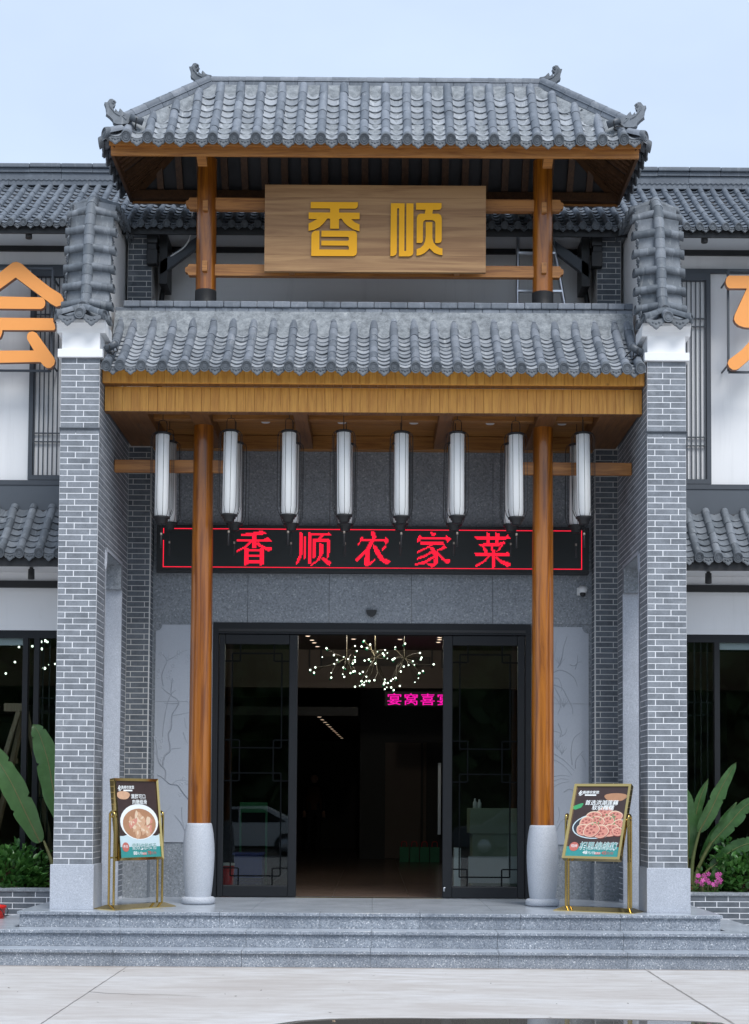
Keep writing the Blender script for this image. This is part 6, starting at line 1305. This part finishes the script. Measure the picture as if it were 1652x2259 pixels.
def shrub(lab, c, rad, n, nsingle, seed):
    r2 = random.Random(seed); t = thing('shrub', lab, 'shrub', (c[0], c[1], .53)); rest = MB(); pts = []
    tw = MB()
    for k in range(34):
        a, e = r2.uniform(0, 6.28), r2.uniform(.35, 1.5); q = r2.uniform(.5, .95); tip = Vector((c[0]+rad[0]*math.cos(a)*math.cos(e)*q, c[1]+rad[1]*math.sin(a)*math.cos(e)*q, .53+rad[2]*math.sin(e)*q))
        tw.tube([(c[0]+r2.uniform(-.25, .25)*rad[0]*2, c[1]+r2.uniform(-.1, .1), .52), tip], [.006, .003], 4)
    tw.build('twigs', STEMR, t, kind='stuff')
    for k in range(n):
        a = r2.uniform(0, 6.28); u = r2.uniform(0.0, 1.0); e = math.asin(u); q = 0.55+0.45*r2.random()**.6; lump = 1+0.13*math.sin(a*5+u*7+seed)+0.08*math.sin(a*11)
        p = Vector((c[0]+rad[0]*lump*q*math.cos(a)*math.cos(e)**.6, c[1]+rad[1]*lump*q*math.sin(a)*math.cos(e)**.6, .54+rad[2]*lump*q*u))
        out = (p-Vector((c[0], c[1], .55))); out.z += .12; out.normalize(); d = (out+Vector((r2.uniform(-.8, .8), r2.uniform(-.8, .8), r2.uniform(-.4, .7)))).normalized()
        x = d.cross(Vector((r2.uniform(-.3, .3), r2.uniform(-.3, .3), 1))).normalized(); M = basis(x, d, x.cross(d)); pts.append((p.y+p.z*-.3, p, M, r2.randrange(3)))
    pts.sort(key=lambda q: q[0])
    for k, (_, p, M, j) in enumerate(pts):
        if k < nsingle: put('leaf', SLM[j], t, p, M)
        else:
            T = Matrix.Translation(p) @ M.to_4x4(); rest.add([T @ v.co for v in SLM[j].vertices], [tuple(f.vertices) for f in SLM[j].polygons], 0, True, r2.random()*.98+.01)
    if rest.v: rest.build('foliage', LEAFS, t, kind='stuff')
    return t
shrub('dense low green shrub filling the left brick planter', (-4.12, 2.62, .5), (.50, .36, .50), 1500, 220, 2)
shrub('dense low green shrub filling the right brick planter', (4.28, 2.60, .5), (.56, .36, .56), 1700, 220, 9)
def flowers(lab, c, n, w_, seed):
    r2 = random.Random(seed); t = thing('flower_clump', lab, 'flowers', (c[0], c[1], .53)); lf = MB()
    for k in range(n):
        p = Vector((c[0]+r2.uniform(-w_, w_), c[1]+r2.uniform(-.08, .05), c[2]+r2.uniform(-.07, .06)))
        m = MB(); cx = r2.uniform(0, 6)
        for j in range(5):
            a = cx+j*1.2566; m.add([(0, 0, 0), (.012*math.cos(a-.5), -.004, .012*math.sin(a-.5)), (.026*math.cos(a-.35), -.002, .026*math.sin(a-.35)), (.028*math.cos(a+.35), -.002, .028*math.sin(a+.35)), (.012*math.cos(a+.5), -.004, .012*math.sin(a+.5))], [(0, 1, 2, 3, 4)])
        me = m.mesh('flower', PETAL)[0]; put('flower', me, t, p, Matrix.Rotation(r2.uniform(-.5, .5), 3, 'X') @ Matrix.Rotation(r2.uniform(-.5, .5), 3, 'Z'))
        MB().tube([(p.x, p.y+.004, p.z), (c[0]+(p.x-c[0])*.5, c[1], .53)], .003, 4).build('stem', STEMB, t)
    for k in range(130):
        p = Vector((c[0]+r2.uniform(-w_*1.2, w_*1.2), c[1]+r2.uniform(-.05, .12), .54+r2.uniform(0, .14))); d = Vector((r2.uniform(-1, 1), r2.uniform(-1, .4), r2.uniform(0, 1))).normalized(); x = d.cross(Vector((0, 0, 1))).normalized(); M = basis(x, d, x.cross(d)).to_4x4() @ Matrix.Scale(.6, 4)
        T = Matrix.Translation(p) @ M; lf.add([T @ v.co for v in SLM[2].vertices], [tuple(f.vertices) for f in SLM[2].polygons], 0, True, r2.random())
    lf.build('foliage', LEAFS, t, kind='stuff')
flowers('cluster of pink five petalled flowers at the foot of the right plant clump', (3.70, 2.30, .76), 26, .13, 4); flowers('small sprig of pink flowers at the foot of the left gate wall', (-3.36, 2.36, .70), 8, .05, 6)
# red bucket
bu = thing('bucket', 'red plastic bucket with wire handle standing by the left end of the steps', 'bucket', (-4.03, 1.72, .16))
MB().lathe([(0.0, .163), (0.135, .163), (0.160, .40), (0.165, .42), (0.172, .42), (0.174, .452), (0.166, .455), (0.156, .44), (0.132, .18), (0, .18)], (-4.03, 1.72, 0), 32).build('body', REDP, bu)
MB().tube(smooth([(-3.90, 1.62, .43), (-3.86, 1.58, .40), (-3.85, 1.60, .36), (-3.858, 1.75, .345), (-3.866, 1.85, .40), (-3.89, 1.82, .43)], 4), .005, 6).build('handle', BLACK, bu); MB().ball((-3.905, 1.615, .432), .014, 10).build('handle_lug', BLACK, bu)

# ================================================================ trees across the road (they only show as reflections in the glass)
# two cars parked across the road, seen only as reflections
def car(x, y, lab, paint):
    t = thing('parked_car', lab, 'car', (x, y, 0), 'cars parked across the road')
    bodyp = [(-2.2, .30), (-2.25, .62), (-2.1, .85), (-1.25, .93), (1.6, .95), (2.15, .88), (2.25, .55), (2.2, .30)]; cab = [(-1.35, .93), (-.65, 1.40), (.75, 1.45), (1.75, .95)]
    add_bevel(MB().prism(bodyp, lambda u, v: (x+u, y-.85, v), lambda u, v: (x+u, y+.85, v)).build('body', paint, t), .06, 3)
    add_bevel(MB().prism(cab, lambda u, v: (x+u, y-.68, v), lambda u, v: (x+u, y+.68, v)).build('cabin', paint, t), .06, 3)
    for q in (-1, 1):
        for w_ in ([(-1.12, .97), (-.62, 1.32), (.02, 1.36), (.02, .97)], [(.08, .97), (.08, 1.36), (.72, 1.36), (1.42, .98)]): MB().prism(w_, lambda u, v: (x+u, y+q*.683, v), lambda u, v: (x+u, y+q*.69, v)).build('side_window', FRAME, t)
        for wx in (-1.35, 1.4):
            wh = MB().lathe([(0.0, -.1), (.31, -.1), (.33, -.07), (.33, .07), (.31, .1), (0, .1)], n=24).xf(Matrix.Translation((x+wx, y+q*.78, .33)) @ Matrix.Rotation(R(90), 4, 'X')).build('wheel', BLACK, t)
            MB().lathe([(0.0, -.105), (.2, -.105), (.2, .105), (0, .105)], n=16).xf(Matrix.Translation((x+wx, y+q*.78, .33)) @ Matrix.Rotation(R(90), 4, 'X')).build('rim', ALU, wh)
car(-3.9, -25, 'white car parked across the road, mirrored in the left door glass', PLW); car(4.6, -25.5, 'silver car parked across the road, mirrored in the right door glass', FLASH)
r2 = random.Random(12); m = MB()
for k in range(7000):
    x = r2.uniform(-26, 26); top = 8.6+0.9*math.sin(x*.45)+0.6*math.sin(x*1.3+1); z = r2.uniform(0.4, top); y = -34+r2.uniform(-2.5, 2.5)
    s_ = r2.uniform(.25, .6); a, b = r2.uniform(0, 6.28), r2.uniform(-1.2, 1.2); u = Vector((math.cos(a), math.sin(a)*.6, math.sin(b)))*s_; v = Vector((-math.sin(a)*.4, r2.uniform(-.5, .5), math.cos(b)))*s_*.7; p = Vector((x, y, z))
    m.add([p-u, p-v, p+u, p+v], [(0, 1, 2, 3)], 0, False, r2.random())
m.box(-26, 26, -37.2, -37, 0, 7.5)
m.build('wood', LEAFT, kind='stuff')
SC.render.engine = 'CYCLES'
print('objects', len(bpy.data.objects))
